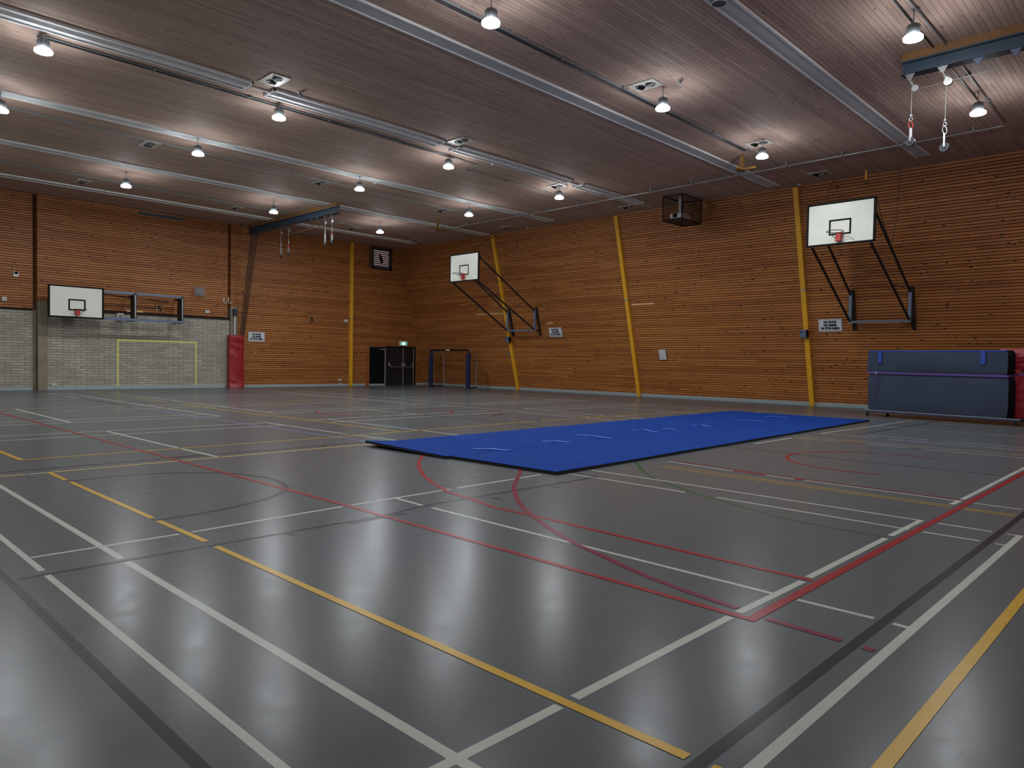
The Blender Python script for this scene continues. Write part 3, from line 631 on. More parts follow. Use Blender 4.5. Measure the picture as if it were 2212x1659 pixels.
# ------------------------------------------------------------------ basketball backboards on the right wall
def hoop_right(yc, yw, label, ropes):
    XB, ZC, BW, BH = 21.5, 5.57, 1.86, 1.2
    t = thing('basketball_backboard', label, 'basketball hoop', (25.1, yw, 2.9), 'wall mounted backboards')
    def Q(y, z, x=XB): return (x, yc + y, ZC + z)
    b = MB(); b.box(XB, XB + 0.03, yc - BW / 2 + 0.02, yc + BW / 2 - 0.02, ZC - BH / 2 + 0.02, ZC + BH / 2 - 0.02); bd = b.build('backboard', M['board'], t)
    b = MB()
    for s_ in (-1, 1):
        b.box(XB - 0.012, XB + 0.045, yc + s_ * (BW / 2) - 0.032, yc + s_ * (BW / 2) + 0.026, ZC - BH / 2 - 0.02, ZC + BH / 2 + 0.02)
        b.box(XB - 0.012, XB + 0.045, yc - BW / 2, yc + BW / 2, ZC + s_ * (BH / 2) - 0.028, ZC + s_ * (BH / 2) + 0.028)
    b.build('border', M['black'], bd)
    b = MB(); z0, z1, hw, w = -BH / 2 + 0.26, -BH / 2 + 0.71, 0.31, 0.05
    for (ya, yb, za, zb) in ((-hw, hw, z0, z0 + w), (-hw, hw, z1 - w, z1), (-hw, -hw + w, z0 + w, z1 - w), (hw - w, hw, z0 + w, z1 - w)):
        b.box(XB - 0.004, XB - 0.0005, yc + ya, yc + yb, ZC + za, ZC + zb)
    b.build('target_square', M['black'], bd)
    zr = ZC - BH / 2 + 0.30; xc = XB - 0.37
    b = MB(); b.torus((xc, yc, zr), 0.228, 0.011, n=40); rim = b.build('rim', M['dgrey'], t)
    b = MB()
    for s_ in (-1, 1): b.tube([(XB - 0.02, yc + s_ * 0.05, zr - 0.2), (xc + 0.1, yc + s_ * 0.2, zr - 0.01)], 0.008, 6)
    b.build('brace', M['dgrey'], rim)
    b = MB(); b.box(XB - 0.13, XB - 0.012, yc - 0.075, yc + 0.075, zr - 0.24, zr + 0.012); b.build('hoop_bracket', M['redpaint'], t, bevel=0.008)
    b = MB()
    for s_ in (-1, 1): b.box(XB + 0.04, XB + 0.1, yc + s_ * 0.82 - 0.03, yc + s_ * 0.82 + 0.03, ZC - BH / 2 - 0.05, ZC + BH / 2)
    for zz in (-0.42, 0.42): b.box(XB + 0.03, XB + 0.07, yc - 0.85, yc + 0.85, ZC + zz - 0.03, ZC + zz + 0.03)
    b.build('rear_frame', M['steelblue'], t)
    xb = 25.05
    for s_ in (-1, 1):
        yb_ = yw + s_ * 0.9; yy = yc + s_ * 0.82
        b = MB(); b.bar((xb - 0.03, yb_, 2.94), (XB + 0.08, yy, ZC - BH / 2 - 0.02), 0.055, 0.055); b.build('lower_strut', M['darksteel'], t)
        b = MB(); b.bar((xb - 0.03, yb_, 3.82), (XB + 0.08, yy, ZC + BH / 2 - 0.14), 0.055, 0.055); b.build('upper_strut', M['darksteel'], t)
        b = MB(); b.box(xb - 0.04, xb + 0.04, yb_ - 0.045, yb_ + 0.045, 2.88, 3.86); b.build('wall_bar', M['steelblue'], t, bevel=0.006)
        b = MB(); p, q = RW(yb_ - 0.02, 2.68, 0.025), RW(yb_ - 0.02, 4.0, 0.025); b.obox((p + q) / 2, (0.13, (q - p).length, 0.05), AXR)
        pl = b.build('mounting_plank', M['gap'], t); pl['label'] = 'dark brown mounting plank'
        b = MB(); b.bar((xb, yb_, 2.92), RW(yb_, 2.92, 0.03), 0.05, 0.06); b.bar((xb, yb_, 3.84), RW(yb_, 3.84, 0.03), 0.05, 0.06); b.build('stand_off', M['darksteel'], t)
    b = MB(); b.box(xb - 0.035, xb + 0.035, yw - 0.9, yw + 0.9, 2.88, 2.95); b.build('bottom_rail', M['steelblue'], t)
    b = MB(); b.tube([(xb - 0.05, yw + 0.9, 3.83), (XB + 0.08, yc - 0.6, 4.95)], 0.007, 5); b.tube([(xb - 0.05, yw - 0.9, 3.83), (XB + 0.08, yc + 0.3, 4.95)], 0.007, 5); b.build('bracing_wire', M['wire'], t)
    for rp in ropes:
        b = MB(); b.tube(rp, 0.015, 6); b.build('hoist_rope', M['rope'], t)
    return t
def cate(p, q, sag, n=14):
    p, q = Vector(p), Vector(q); return [tuple(p.lerp(q, i / n) + Vector((0, 0, -4 * sag * (i / n) * (1 - i / n)))) for i in range(n + 1)]
hoop_right(7.735, 7.69, 'white basketball backboard held out from the right wall, nearest the camera, above the crash mats',
           [[(21.56, 6.83, 6.22), (22.0, 6.93, 6.32), (22.37, 6.95, 5.95), (22.78, 6.95, 5.62), (23.1, 6.95, 5.36), (23.4, 6.95, 5.2), (23.64, 6.95, 5.26), (23.81, 6.95, 5.64), (23.98, 6.95, 6.29), (24.06, 6.95, 6.81), (24.09, 6.95, 7.49)], [(21.56, 8.3, 6.16), (24.1, 8.95, 7.45)]])
hoop_right(23.9, 23.72, 'white basketball backboard held out from the right wall in the far corner',
           [[(21.56, 22.98, 6.2), (22.0, 23.0, 5.54), (22.55, 23.0, 5.02), (22.88, 23.0, 5.0), (23.05, 23.0, 5.11), (23.4, 23.0, 5.44), (23.64, 23.0, 5.81), (23.81, 23.0, 6.33), (23.93, 23.0, 6.77), (24.06, 23.0, 7.48)], [(21.56, 24.2, 6.16), (24.1, 24.6, 7.4)]])

# ------------------------------------------------------------------ side-folding backboard on the back wall
YQ = 31.35
t = thing('basketball_backboard', 'white basketball backboard folded on a long blue frame along the back wall', 'basketball hoop', (9.7, YB, 2.75), 'wall mounted backboards')
x0, x1, z0, z1 = 7.28, 9.12, 2.83, 4.0
b = MB(); b.box(x0 + 0.02, x1 - 0.02, YQ, YQ + 0.03, z0 + 0.02, z1 - 0.02); bd = b.build('backboard', M['board'], t)
b = MB(); b.box(x0 - 0.03, x0 + 0.035, YQ - 0.012, YQ + 0.05, z0 - 0.02, z1 + 0.02); b.box(x1 - 0.035, x1 + 0.03, YQ - 0.012, YQ + 0.05, z0 - 0.02, z1 + 0.02); b.box(x0, x1, YQ - 0.012, YQ + 0.05, z0 - 0.03, z0 + 0.025); b.box(x0, x1, YQ - 0.012, YQ + 0.05, z1 - 0.025, z1 + 0.03)
b.build('border', M['black'], bd)
b = MB(); a0, a1, c0, c1, w = 7.92, 8.51, 3.08, 3.52, 0.055
for q in ((a0, a1, c0, c0 + w), (a0, a1, c1 - w, c1), (a0, a0 + w, c0 + w, c1 - w), (a1 - w, a1, c0 + w, c1 - w)): b.box(q[0], q[1], YQ - 0.004, YQ - 0.0005, q[2], q[3])
b.build('target_square', M['black'], bd)
b = MB(); b.torus((8.215, YQ - 0.37, 3.11), 0.228, 0.011, n=40); rim = b.build('rim', M['dgrey'], t)
b = MB()
for s_ in (-1, 1): b.tube([(8.215 + s_ * 0.05, YQ - 0.02, 2.92), (8.215 + s_ * 0.2, YQ - 0.27, 3.1)], 0.008, 6)
b.build('brace', M['dgrey'], rim)
b = MB(); b.box(8.14, 8.29, YQ - 0.13, YQ - 0.012, 2.90, 3.12); b.build('hoop_bracket', M['redpaint'], t, bevel=0.008)
b = MB(); b.box(7.4, 12.24, YQ + 0.06, YQ + 0.12, 3.86, 3.95); b.build('top_rail', M['steelblue'], t)
b = MB(); b.box(7.4, 12.24, YQ + 0.05, YQ + 0.13, 2.80, 2.89); b.build('bottom_rail', M['steelblue'], t)
for xx in (10.33, 12.2):
    b = MB(); b.box(xx - 0.05, xx + 0.05, YQ + 0.055, YQ + 0.13, 2.82, 3.94); b.build('frame_post', M['darksteel'], t)
    b = MB(); b.box(xx - 0.015, xx + 0.015, YQ + 0.045, YQ + 0.056, 2.9, 3.85); b.build('post_edge', M['galv'], t)
    b = MB(); b.box(xx - 0.045, xx + 0.045, YQ + 0.131, YQ + 0.50, 2.78, 3.86); pl = b.build('support_plank', M['gap'], t); pl['label'] = 'dark brown support plank behind the post'
    b = MB(); b.box(xx - 0.03, xx + 0.03, YQ + 0.50, YB + 0.02, 3.80, 3.85); b.box(xx - 0.03, xx + 0.03, YQ + 0.50, YB + 0.02, 2.80, 2.85); b.build('wall_arm', M['darksteel'], t)
b = MB(); b.tube([(9.2, YQ + 0.2, 3.8), (11.9, YB - 0.15, 3.72)], 0.02, 6); b.build('stay_rod', M['darksteel'], t)

# ------------------------------------------------------------------ signs and small wall fittings
def nosign(c, ax, label, w=0.8, h=0.45):
    t = thing('notice_sign', label, 'sign', c, 'no food or drink signs')
    c = Vector(c); a, u_, n = (Vector(q) for q in ax)
    b = MB(); b.obox(c, (w, h, 0.012), ax); b.build('panel', M['signframe'], t)
    b = MB(); b.obox(c + n * 0.0065, (w - 0.05, h - 0.05, 0.004), ax); b.build('face', M['paper'], t)
    b = MB(); ww, hh, e = w - 0.07, h - 0.07, 0.006
    for (dx, dy, sx, sy) in ((0, hh / 2, ww, e), (0, -hh / 2, ww, e), (ww / 2, 0, e, hh), (-ww / 2, 0, e, hh)): b.obox(c + a * dx + u_ * dy + n * 0.009, (sx, sy, 0.002), ax)
    b.build('border_line', M['grey'], t)
    for k, (s_, wd) in enumerate((('NO FOOD', 0.44), ('OR DRINK', 0.46), ('IN GYM AREA', 0.62))):
        lettering(s_, 0.108, c + u_ * (0.11 * (1 - k)) + n * 0.0105, ax, M['black'], t, bold=0.008, width=wd)
nosign(RW(9.37, 2.85, 0.02), AXR, 'white NO FOOD OR DRINK IN GYM AREA sign under the nearest right backboard')
nosign(RW(21.84, 2.82, 0.02), AXR, 'white NO FOOD OR DRINK IN GYM AREA sign right of the far backboard frame')
nosign((15.95, YB - 0.02, 2.38), AXB, 'white NO FOOD OR DRINK IN GYM AREA sign beside the red padded post', 0.83, 0.47)

c = RW(16.2, 1.81, 0.02); t = thing('framed_notice', 'small framed notice on the right wall, right of the middle yellow column', 'notice', c)
a, u_, n = (Vector(q) for q in AXR)
b = MB(); b.obox(c, (0.36, 0.46, 0.03), AXR); b.build('frame', M['galv'], t)
b = MB(); b.obox(c + n * 0.016, (0.3, 0.4, 0.004), AXR); b.build('sheet', M['paper'], t)
b = MB()
for (dx, dy, sx, sy) in ((0, 0.12, 0.2, 0.008), (0, -0.03, 0.2, 0.008), (0.1, 0.045, 0.008, 0.15), (-0.1, 0.045, 0.008, 0.15), (0, 0.06, 0.12, 0.006), (-0.03, 0.03, 0.1, 0.006)): b.obox(c + a * dx + u_ * dy + n * 0.0185, (sx, sy, 0.002), AXR)
b.build('plan_drawing', M['grey'], t)
b = MB(); b.obox(c + a * 0.04 - u_ * 0.1 + n * 0.0185, (0.1, 0.02, 0.002), AXR); b.obox(c - a * 0.09 - u_ * 0.13 + n * 0.0185, (0.03, 0.04, 0.002), AXR); b.build('caption_block', M['black'], t)

t = thing('light_switch', 'small switch box on the right wall below the far backboard', 'switch', RW(25.07, 1.83, 0.0))
b = MB(); b.obox(RW(25.07, 1.86, 0.025), (0.12, 0.14, 0.05), AXR); b.build('box', M['grey'], t); b = MB(); b.obox(RW(25.07, 1.87, 0.053), (0.04, 0.06, 0.01), AXR); b.build('rocker', M['black'], t)
b = MB(); b.tube([RW(25.07, 1.78, 0.02), RW(25.07, 1.55, 0.02)], 0.01, 6); b.build('cable', M['grey'], t)

def digit(segs, c, label, s=0.11):
    t = thing('number_plate', label, 'number plate', c); x, y, z = c
    b = MB(); b.box(x - 0.155, x + 0.155, y, y + 0.012, z - 0.155, z + 0.155); b.build('plate', plain('brown_plate', rgb(150, 104, 60), 0.55), t)
    w = 0.042; h = 0.1; v = 0.08; pos = {'a': (0, h, v, w / 2), 'g': (0, 0, v, w / 2), 'd': (0, -h, v, w / 2), 'f': (-v + w / 2, h / 2, w / 2, h / 2 + w / 2), 'b': (v - w / 2, h / 2, w / 2, h / 2 + w / 2), 'e': (-v + w / 2, -h / 2, w / 2, h / 2 + w / 2), 'c': (v - w / 2, -h / 2, w / 2, h / 2 + w / 2)}
    b = MB()
    for k, sg in enumerate(segs):
        dx, dz, hx, hz = pos[sg]; e = 0.0003 * k; b.box(x + dx - hx, x + dx + hx, y - 0.003 - e, y + 0.001, z + dz - hz, z + dz + hz)
    b.build('digit', M['black'], t)
digit('afgcd', (11.57, YB - 0.085, 3.42), 'brown plate with a black number 5 seen through the folded hoop frame')
digit('afgecd', (18.86, YB - 0.02, 3.38), 'brown plate with a black number 6 in the middle of the back wall')

def small(name, label, cat, c, w, h, d, mat, extra=None, group=None):
    t = thing(name, label, cat, c, group); x, y, z = c
    b = MB(); b.box(x - w / 2, x + w / 2, y - d, y, z - h / 2, z + h / 2); b.build('casing', mat, t, bevel=min(w, h, d) * 0.2)
    if extra: extra(t, x, y - d, z)
    return t
def sp_x(t, x, y, z):
    b = MB(); b.box(x - 0.075, x + 0.075, y - 0.006, y + 0.004, z - 0.06, z + 0.075); b.build('grille', M['grey'], t)
small('wall_speaker', 'rounded white speaker on the masonry behind the folded hoop frame', 'speaker', (10.02, YB + 0.02, 2.97), 0.26, 0.32, 0.14, M['white'], sp_x)
def cam_x(t, x, y, z):
    b = MB(); b.lathe([(0.0, -0.03), (0.05, -0.02), (0.06, 0.03), (0.03, 0.06), (0.0, 0.065)], (x, y - 0.03, z + 0.03), 16); b.build('dome', M['black'], t)
small('security_siren', 'white box with a dark dome high on the left of the back wall', 'siren', (6.44, 32.36, 4.38), 0.17, 0.2, 0.06, M['white'], cam_x)
def led_x(t, x, y, z):
    b = MB(); b.box(x - 0.03, x + 0.03, y - 0.008, y + 0.002, z - 0.04, z + 0.03); b.build('lens', M['grey'], t)
small('motion_sensor', 'small white sensor at the far left edge of the cladding', 'sensor', (6.07, 32.36, 3.42), 0.15, 0.16, 0.08, M['white'], led_x)
def sok(t, x, y, z):
    for s_ in (-1, 1):
        b = MB(); b.box(x + s_ * 0.035 - 0.018, x + s_ * 0.035 + 0.018, y - 0.004, y + 0.002, z - 0.02, z + 0.02); b.build('socket', M['grey'], t)
small('wall_socket', 'white double socket on the timber left of the red pad', 'socket', (13.6, YB - 0.06, 3.41), 0.19, 0.13, 0.05, M['white'], sok, 'white wall sockets')
small('wall_socket', 'white socket low on the masonry beside the left pier', 'socket', (7.68, YB + 0.02, 0.19), 0.17, 0.09, 0.04, M['white'], sok, 'white wall sockets')
small('wall_socket', 'upper of two white sockets low on the cladding left of the yellow column', 'socket', (20.5, YB, 0.31), 0.17, 0.1, 0.04, M['white'], sok, 'white wall sockets')
small('wall_socket', 'lower of two white sockets by the skirting left of the yellow column', 'socket', (20.5, YB - 0.03, 0.1), 0.17, 0.07, 0.03, M['white'], sok, 'white wall sockets')
small('motion_sensor', 'white sensor box on the back wall just left of the yellow column', 'sensor', (20.83, YB, 3.38), 0.2, 0.15, 0.1, M['white'], led_x)

t = thing('caged_speaker', 'speaker behind a square wire guard on the back wall, left of the hooks', 'speaker', (13.2, YB - 0.06, 4.28))
b = MB(); b.box(13.06, 13.36, YB - 0.2, YB - 0.061, 4.14, 4.42); b.build('speaker_box', M['grey'], t, bevel=0.01)
b = MB()
for k in range(8):
    xx = 12.98 + k * 0.063; b.tube([(xx, YB - 0.25, 4.07), (xx, YB - 0.25, 4.48)], 0.006, 5)
    zz = 4.08 + k * 0.056; b.tube([(12.97, YB - 0.25, zz), (13.43, YB - 0.25, zz)], 0.006, 5)
for xx in (12.97, 13.43):
    for zz in (4.07, 4.48): b.tube([(xx, YB - 0.25, zz), (xx, YB - 0.06, zz)], 0.006, 5)
b.build('wire_guard', M['galv'], t)

for xx, lab in ((14.35, 'left white metal hook on the cladding above the red pad'), (14.57, 'right white metal hook on the cladding above the red pad')):
    t = thing('wall_hook', lab, 'hook', (xx, YB - 0.06, 4.0), 'pair of white hooks')
    b = MB(); b.box(xx - 0.02, xx + 0.02, YB - 0.07, YB - 0.061, 3.92, 4.12); b.build('back_plate', M['white'], t)
    b = MB(); pts = [(xx, YB - 0.07, 4.1), (xx, YB - 0.08, 3.9)] + [(xx + 0.05 - 0.05 * math.cos(R(g)), YB - 0.09 - 0.02 * g / 180, 3.9 - 0.06 * math.sin(R(g))) for g in range(20, 200, 20)] + [(xx + 0.1, YB - 0.11, 3.97)]
    b.tube(pts, 0.013, 6); b.build('hook', M['white'], t)

b = MB(); b.box(10.72, 12.6, YB - 0.075, YB - 0.061, 7.3, 7.42)
t = thing('wall_grille', 'long dark slot grille high on the back wall under the ceiling', 'vent', (11.66, YB - 0.06, 7.36)); b.build('frame', M['beamblue'], t)
b = MB()
for k in range(4): b.box(10.75, 12.57, YB - 0.082, YB - 0.07, 7.315 + k * 0.025, 7.325 + k * 0.025)
b.build('slat', M['dgrey'], t)

# ------------------------------------------------------------------ padded post
t = thing('padded_post', 'red vinyl padded post by the right-hand pier, wrinkled and slightly flared at the foot', 'post pad', (14.85, YB, 0))
b = MB(); n = 18; m = 30; vs = []; fs = []
prof = [(14.52, 32.22), (14.515, 31.98), (14.70, 31.94), (14.90, 31.93), (15.16, 31.95), (15.2, 32.0), (15.2, 32.22)]
rw_ = []
for i in range(len(prof) - 1):
    for k in range(3): rw_.append(tuple(prof[i][j] + (prof[i + 1][j] - prof[i][j]) * k / 3 for j in range(2)))
rw_.append(prof[-1]); n = len(rw_)
for k in range(m + 1):
    z = 2.4 * k / m
    for i, (x, y) in enumerate(rw_):
        fl = 0.09 * max(0, 1 - z / 0.35) ** 2; wr = 0.05 * abs(math.sin(z * 4.6 + (x - 14.5) * 3.2 + 1.2 * math.sin(z * 3.1))) ** 0.7 * (1 if 0.15 < z < 2.1 else 0.25) * (1 if y < 31.97 else 0.3)
        vs.append((x + (x - 14.86) * fl * 0.3, y - fl * 0.5 + wr, z + 0.004))
for k in range(m):
    for i in range(n - 1): fs.append((k * n + i, k * n + i + 1, (k + 1) * n + i + 1, (k + 1) * n + i))
fs.append(tuple(m * n + i for i in range(n)))
b.add(vs, fs, True); b.build('pad_cover', M['red'], t)
b = MB(); b.tube([(14.84, 32.17, 0.02), (14.84, 32.17, 3.6)], 0.035, 10); b.build('rail_tube', M['white'], t)
b = MB(); b.tube([(14.92, 32.17, 0.02), (14.92, 32.17, 3.3), (14.88, 32.16, 3.6)], 0.02, 8); b.build('guide_rod', M['galv'], t)
b = MB(); b.box(14.76, 14.93, 32.06, 32.2, 3.3, 3.62); b.build('winch', M['dgrey'], t, bevel=0.01)

# ------------------------------------------------------------------ doors, exit sign, louvre window
d1 = struct(bpy.data.objects.new('door_1', None)); C.objects.link(d1); d1.location = (22.8, YB, 0); ORG['door_1'] = Vector((22.8, YB, 0))
b = MB(); b.box(22.34, 23.34, YB - 0.03, YB - 0.002, 0.09, 2.10); b.build('leaf', M['black'], d1)
b = MB(); b.box(23.30, 23.37, YB - 0.06, YB - 0.002, 0, 2.02); b.build('jamb', M['alu'], d1)
b = MB(); b.box(23.0, 23.3, YB - 0.09, YB - 0.03, 1.93, 1.99); b.build('closer', M['galv'], d1)
b = MB(); b.box(22.36, 23.34, YB - 0.045, YB - 0.03, 2.02, 2.045); b.build('head_bar', M['dgrey'], d1)
b = MB(); b.box(22.34, 23.3, YB - 0.04, YB - 0.002, 0, 0.09); b.build('threshold', M['skirt'], d1)
d2 = struct(bpy.data.objects.new('door_2', None)); C.objects.link(d2); d2.location = (24.4, YB, 0); ORG['door_2'] = Vector((24.4, YB, 0))
for x0, x1 in ((23.38, 24.53), (24.56, 25.26)):
    b = MB(); b.box(x0, x1, YB - 0.05, YB - 0.002, 0.02, 2.06); b.build('leaf', M['door'], d2)
    b = MB(); xa, xb_ = x0 + 0.2 if x0 < 24 else x0 + 0.03, x1 - 0.06
    b.tube([(xa, YB - 0.06, 1.18), (xa + 0.01, YB - 0.12, 1.15), (xa + 0.06, YB - 0.14, 1.01), (xb_ - 0.03, YB - 0.14, 1.01), (xb_, YB - 0.12, 1.15), (xb_, YB - 0.06, 1.18)], 0.02, 8)
    pb = b.build('push_bar', M['galv'], d2)
    b = MB()
    for q in (xa, xb_): b.box(q - 0.035, q + 0.035, YB - 0.1, YB - 0.05, 1.08, 1.24)
    b.build('bar_housing', M['galv'], pb)
b = MB(); b.box(24.52, 24.57, YB - 0.062, YB - 0.05, 0.02, 2.06); b.build('meeting_stile', M['alu'], d2)
b = MB(); b.box(25.26, 25.31, YB - 0.062, YB - 0.002, 0, 2.06); b.build('jamb', M['alu'], d2)
b = MB(); b.box(25.31, 25.42, YB - 0.05, YB - 0.002, 0, 2.1); b.box(23.37, 25.42, YB - 0.05, YB - 0.002, 2.06, 2.14); b.build('frame', M['black'], d2)
b = MB(); b.box(22.12, 22.19, YB - 0.035, YB - 0.002, 0.02, 2.0); tag(b.build('trim_1', M['copper']), None, None, None, 'structure')

t = thing('exit_sign', 'lit green exit sign above the black double doors', 'exit sign', (24.53, YB, 2.33))
b = MB(); b.box(24.28, 24.78, YB - 0.12, YB - 0.002, 2.2, 2.45); b.build('casing', M['white'], t, bevel=0.01)
b = MB(); b.box(24.31, 24.76, YB - 0.127, YB - 0.121, 2.215, 2.41); b.build('face', M['greensign'], t)
b = MB(); yy = YB - 0.13
b.box(24.5, 24.58, yy, yy + 0.002, 2.23, 2.39)                                   # doorway
b.build('doorway_symbol', M['greenlit'], t)
b = MB()
b.cyl((24.465, yy - 0.001, 2.375), (24.465, yy + 0.002, 2.375), 0.016, n=12)
for p, q, w in (((24.462, 2.355), (24.45, 2.30), 0.024), ((24.45, 2.30), (24.475, 2.265), 0.016), ((24.475, 2.265), (24.47, 2.23), 0.013), ((24.45, 2.30), (24.425, 2.275), 0.016), ((24.425, 2.275), (24.40, 2.27), 0.012), ((24.462, 2.345), (24.49, 2.32), 0.011), ((24.46, 2.345), (24.43, 2.33), 0.011), ((24.43, 2.33), (24.425, 2.305), 0.01)):
    b.bar((p[0], yy, p[1]), (q[0], yy, q[1]), w, 0.003, up=(0, 1, 0))
b.build('running_figure', M['greenlit'], t)

w1 = struct(bpy.data.objects.new('window_1', None)); C.objects.link(w1); w1.location = (23.05, YB, 6.85); ORG['window_1'] = Vector((23.05, YB, 6.85))
b = MB(); b.box(22.46, 23.62, YB - 0.012, YB - 0.006, 6.36, 7.36); b.build('pane', M['daypane'], w1)
b = MB()
for q in ((22.40, 22.48, 6.28, 7.44), (23.52, 23.66, 6.28, 7.44)): b.box(q[0], q[1], YB - 0.1, YB - 0.002, q[2], q[3])
b.box(22.40, 23.66, YB - 0.1, YB - 0.002, 7.34, 7.44); b.box(22.40, 23.66, YB - 0.1, YB - 0.002, 6.28, 6.42); b.build('frame', M['dgrey'], w1)
b = MB()
for k in range(9): b.obox((23.03, YB - 0.045, 6.47 + k * 0.104), (1.08, 0.07, 0.034), ((1, 0, 0), (0, 0.8, 0.6), (0, -0.6, 0.8)))
b.build('louvre_blades', M['dgrey'], w1)
b = MB(); b.cyl((22.95, YB - 0.09, 6.9), (22.95, YB - 0.02, 6.9), 0.07, n=14); b.bar((22.95, YB - 0.06, 6.9), (23.05, YB - 0.06, 6.62), 0.02, 0.16, up=(1, 0, 0)); b.bar((22.95, YB - 0.06, 6.9), (22.9, YB - 0.06, 7.1), 0.02, 0.1, up=(1, 0, 0)); b.build('fan_blade', M['black'], w1)
b = MB(); b.box(22.25, 22.30, YB - 0.05, YB - 0.002, 6.3, 7.42); b.build('side_rail', M['dgrey'], w1)

# ------------------------------------------------------------------ pulley beams
def beam(y0, y1, label, name='pulley_beam'):
    t = thing(name, label, 'beam', (15.42, (y0 + y1) / 2, H), 'steel beams with pulleys under the ceiling')
    b = MB(); b.box(15.34, 15.50, y0, y1, H - 0.16, H - 0.001); b.build('timber_packer', M['beamwood'], t)
    b = MB(); b.box(15.32, 15.52, y0 + 0.03, y1, H - 0.19, H - 0.16); b.box(15.405, 15.435, y0 + 0.03, y1, H - 0.40, H - 0.19); b.box(15.30, 15.54, y0 + 0.03, y1, H - 0.425, H - 0.40); b.build('steel_beam', M['beamblue'], t)
    return t
def lug(t, y, m='galv', z=H - 0.425):
    b = MB(); b.prism([(15.33, y - 0.09, z), (15.33, y + 0.09, z), (15.33, y + 0.02, z - 0.12), (15.33, y - 0.02, z - 0.12)], (0.016, 0, 0)); b.build('lug_plate', M[m], t)
far = beam(24.5, 31.95, 'long dark blue steel beam with many pulleys, far end of the ceiling near the back wall')
for y in (24.85, 25.35, 25.9, 26.4, 26.9, 27.4, 27.85, 28.25, 28.6, 28.9, 29.4, 29.9, 30.4, 30.9, 31.4): lug(far, y, 'beamblue')
near = beam(-0.9, 4.45, 'dark blue steel beam under the ceiling at the top right, carrying two pulleys')
for y in (4.3, 3.74, 3.17, 2.6, 2.0): lug(near, y, 'galv' if y > 3.5 else 'steelblue')

def pulley_set(y, zt, drop, red, label, wheel=0.075, group='hanging pulleys on wire ropes', x=15.34, white=False):
    zb = zt - drop; t = thing('hanging_pulley', label, 'pulley', (x, y, zt), group)
    b = MB(); b.tube([(x, y, zt + 0.01), (x, y - 0.03, zt - 0.06), (x, y - 0.07, zt - 0.13)], 0.012, 6); b.torus((x, y - 0.045, zt - 0.08), 0.022, 0.007, ((0, 1, 0), (0, 0, 1)), 14, 6); b.build('upper_shackle', M['galv'], t)
    b = MB(); c = Vector((x, y - 0.1, zt - 0.19))
    if white: b.prism([(x - 0.03, y - 0.06, zt - 0.11), (x - 0.03, y - 0.1, zt - 0.12)] + [(x - 0.03, c.y + 0.075 * math.cos(R(g)), c.z - 0.02 + 0.07 * math.sin(R(g))) for g in range(160, 380, 20)], (0.06, 0, 0))
    else: b.cyl((x - 0.02, c.y, c.z), (x + 0.02, c.y, c.z), 0.06, n=20); b.cyl((x - 0.028, c.y, c.z), (x + 0.028, c.y, c.z), 0.02, n=12)
    b.build('upper_pulley', M['white'] if white else M['galv'], t)
    yr = c.y + 0.055 if not white else c.y + 0.03
    b = MB(); b.tube([(x, yr, c.z), (x, yr, zb)], 0.007, 6); b.build('wire_rope', M['wire'], t)
    b = MB(); b.lathe([(0.0, 0.0), (0.02, -0.01), (0.026, -0.04), (0.015, -0.075), (0.0, -0.08)], (x, yr, zb + 0.02), 12); b.torus((x, yr, zb - 0.09), 0.03, 0.009, ((0, 1, 0), (0, 0, 1)), 14, 6); b.build('swivel', M['galv'], t)
    b = MB(); b.tube([(x, yr + 0.035 * math.cos(g) + 0.012 * math.sin(g), zb - 0.2 + 0.075 * math.sin(g)) for g in [2 * math.pi * k / 20 for k in range(20)]], 0.009, 6, True)
    o = b.build('carabiner', M['redpaint'] if red else M['galv'], t); o['label'] = 'red carabiner' if red else 'steel carabiner'
    zw = zb - 0.52
    b = MB(); b.bar((x - 0.028, yr, zb - 0.26), (x - 0.028, yr, zw), 0.03, 0.008); b.bar((x + 0.028, yr, zb - 0.26), (x + 0.028, yr, zw), 0.03, 0.008); b.box(x - 0.03, x + 0.03, yr - 0.015, yr + 0.015, zb - 0.29, zb - 0.26); b.build('pulley_strap', M['galv'], t)
    b = MB(); b.cyl((x - 0.018, yr, zw), (x + 0.018, yr, zw), wheel, n=28); b.torus((x - 0.02, yr, zw), wheel - 0.008, 0.008, ((0, 1, 0), (0, 0, 1)), 28, 6); b.torus((x - 0.02, yr, zw), wheel * 0.45, 0.008, ((0, 1, 0), (0, 0, 1)), 20, 6); b.cyl((x - 0.034, yr, zw), (x + 0.034, yr, zw), 0.018, n=12); b.build('pulley_wheel', M['dgrey'], t)
    return t
zl = H - 0.53
pulley_set(4.3, zl, 0.68, True, 'hanging pulley with a red carabiner, left one under the near beam', 0.085)
pulley_set(3.74, zl, 0.90, False, 'hanging pulley with a steel carabiner and white top block, right one under the near beam', 0.085, white=True)
pulley_set(28.9, zl, 0.65, False, 'left hanging pulley with a steel carabiner under the far beam', 0.09)
pulley_set(28.25, zl, 0.62, True, 'pulley with a red carabiner hanging near the middle of the far beam', 0.1)
pulley_set(25.35, zl, 0.50, False, 'dark pulley hanging near the right end of the far beam', 0.075)
pulley_set(24.85, zl, 0.45, True, 'dark pulley with a red carabiner at the right end of the far beam', 0.075)
b = MB(); b.tube([(15.39, 4.15, zl - 0.2), (15.39, -0.9, zl - 0.05)], 0.007, 6); tag(b.build('wire_rope', M['wire'], origin=(15.34, 4.15, zl - 0.2)), 'thin wire rope strung along under the near blue beam', 'rope')
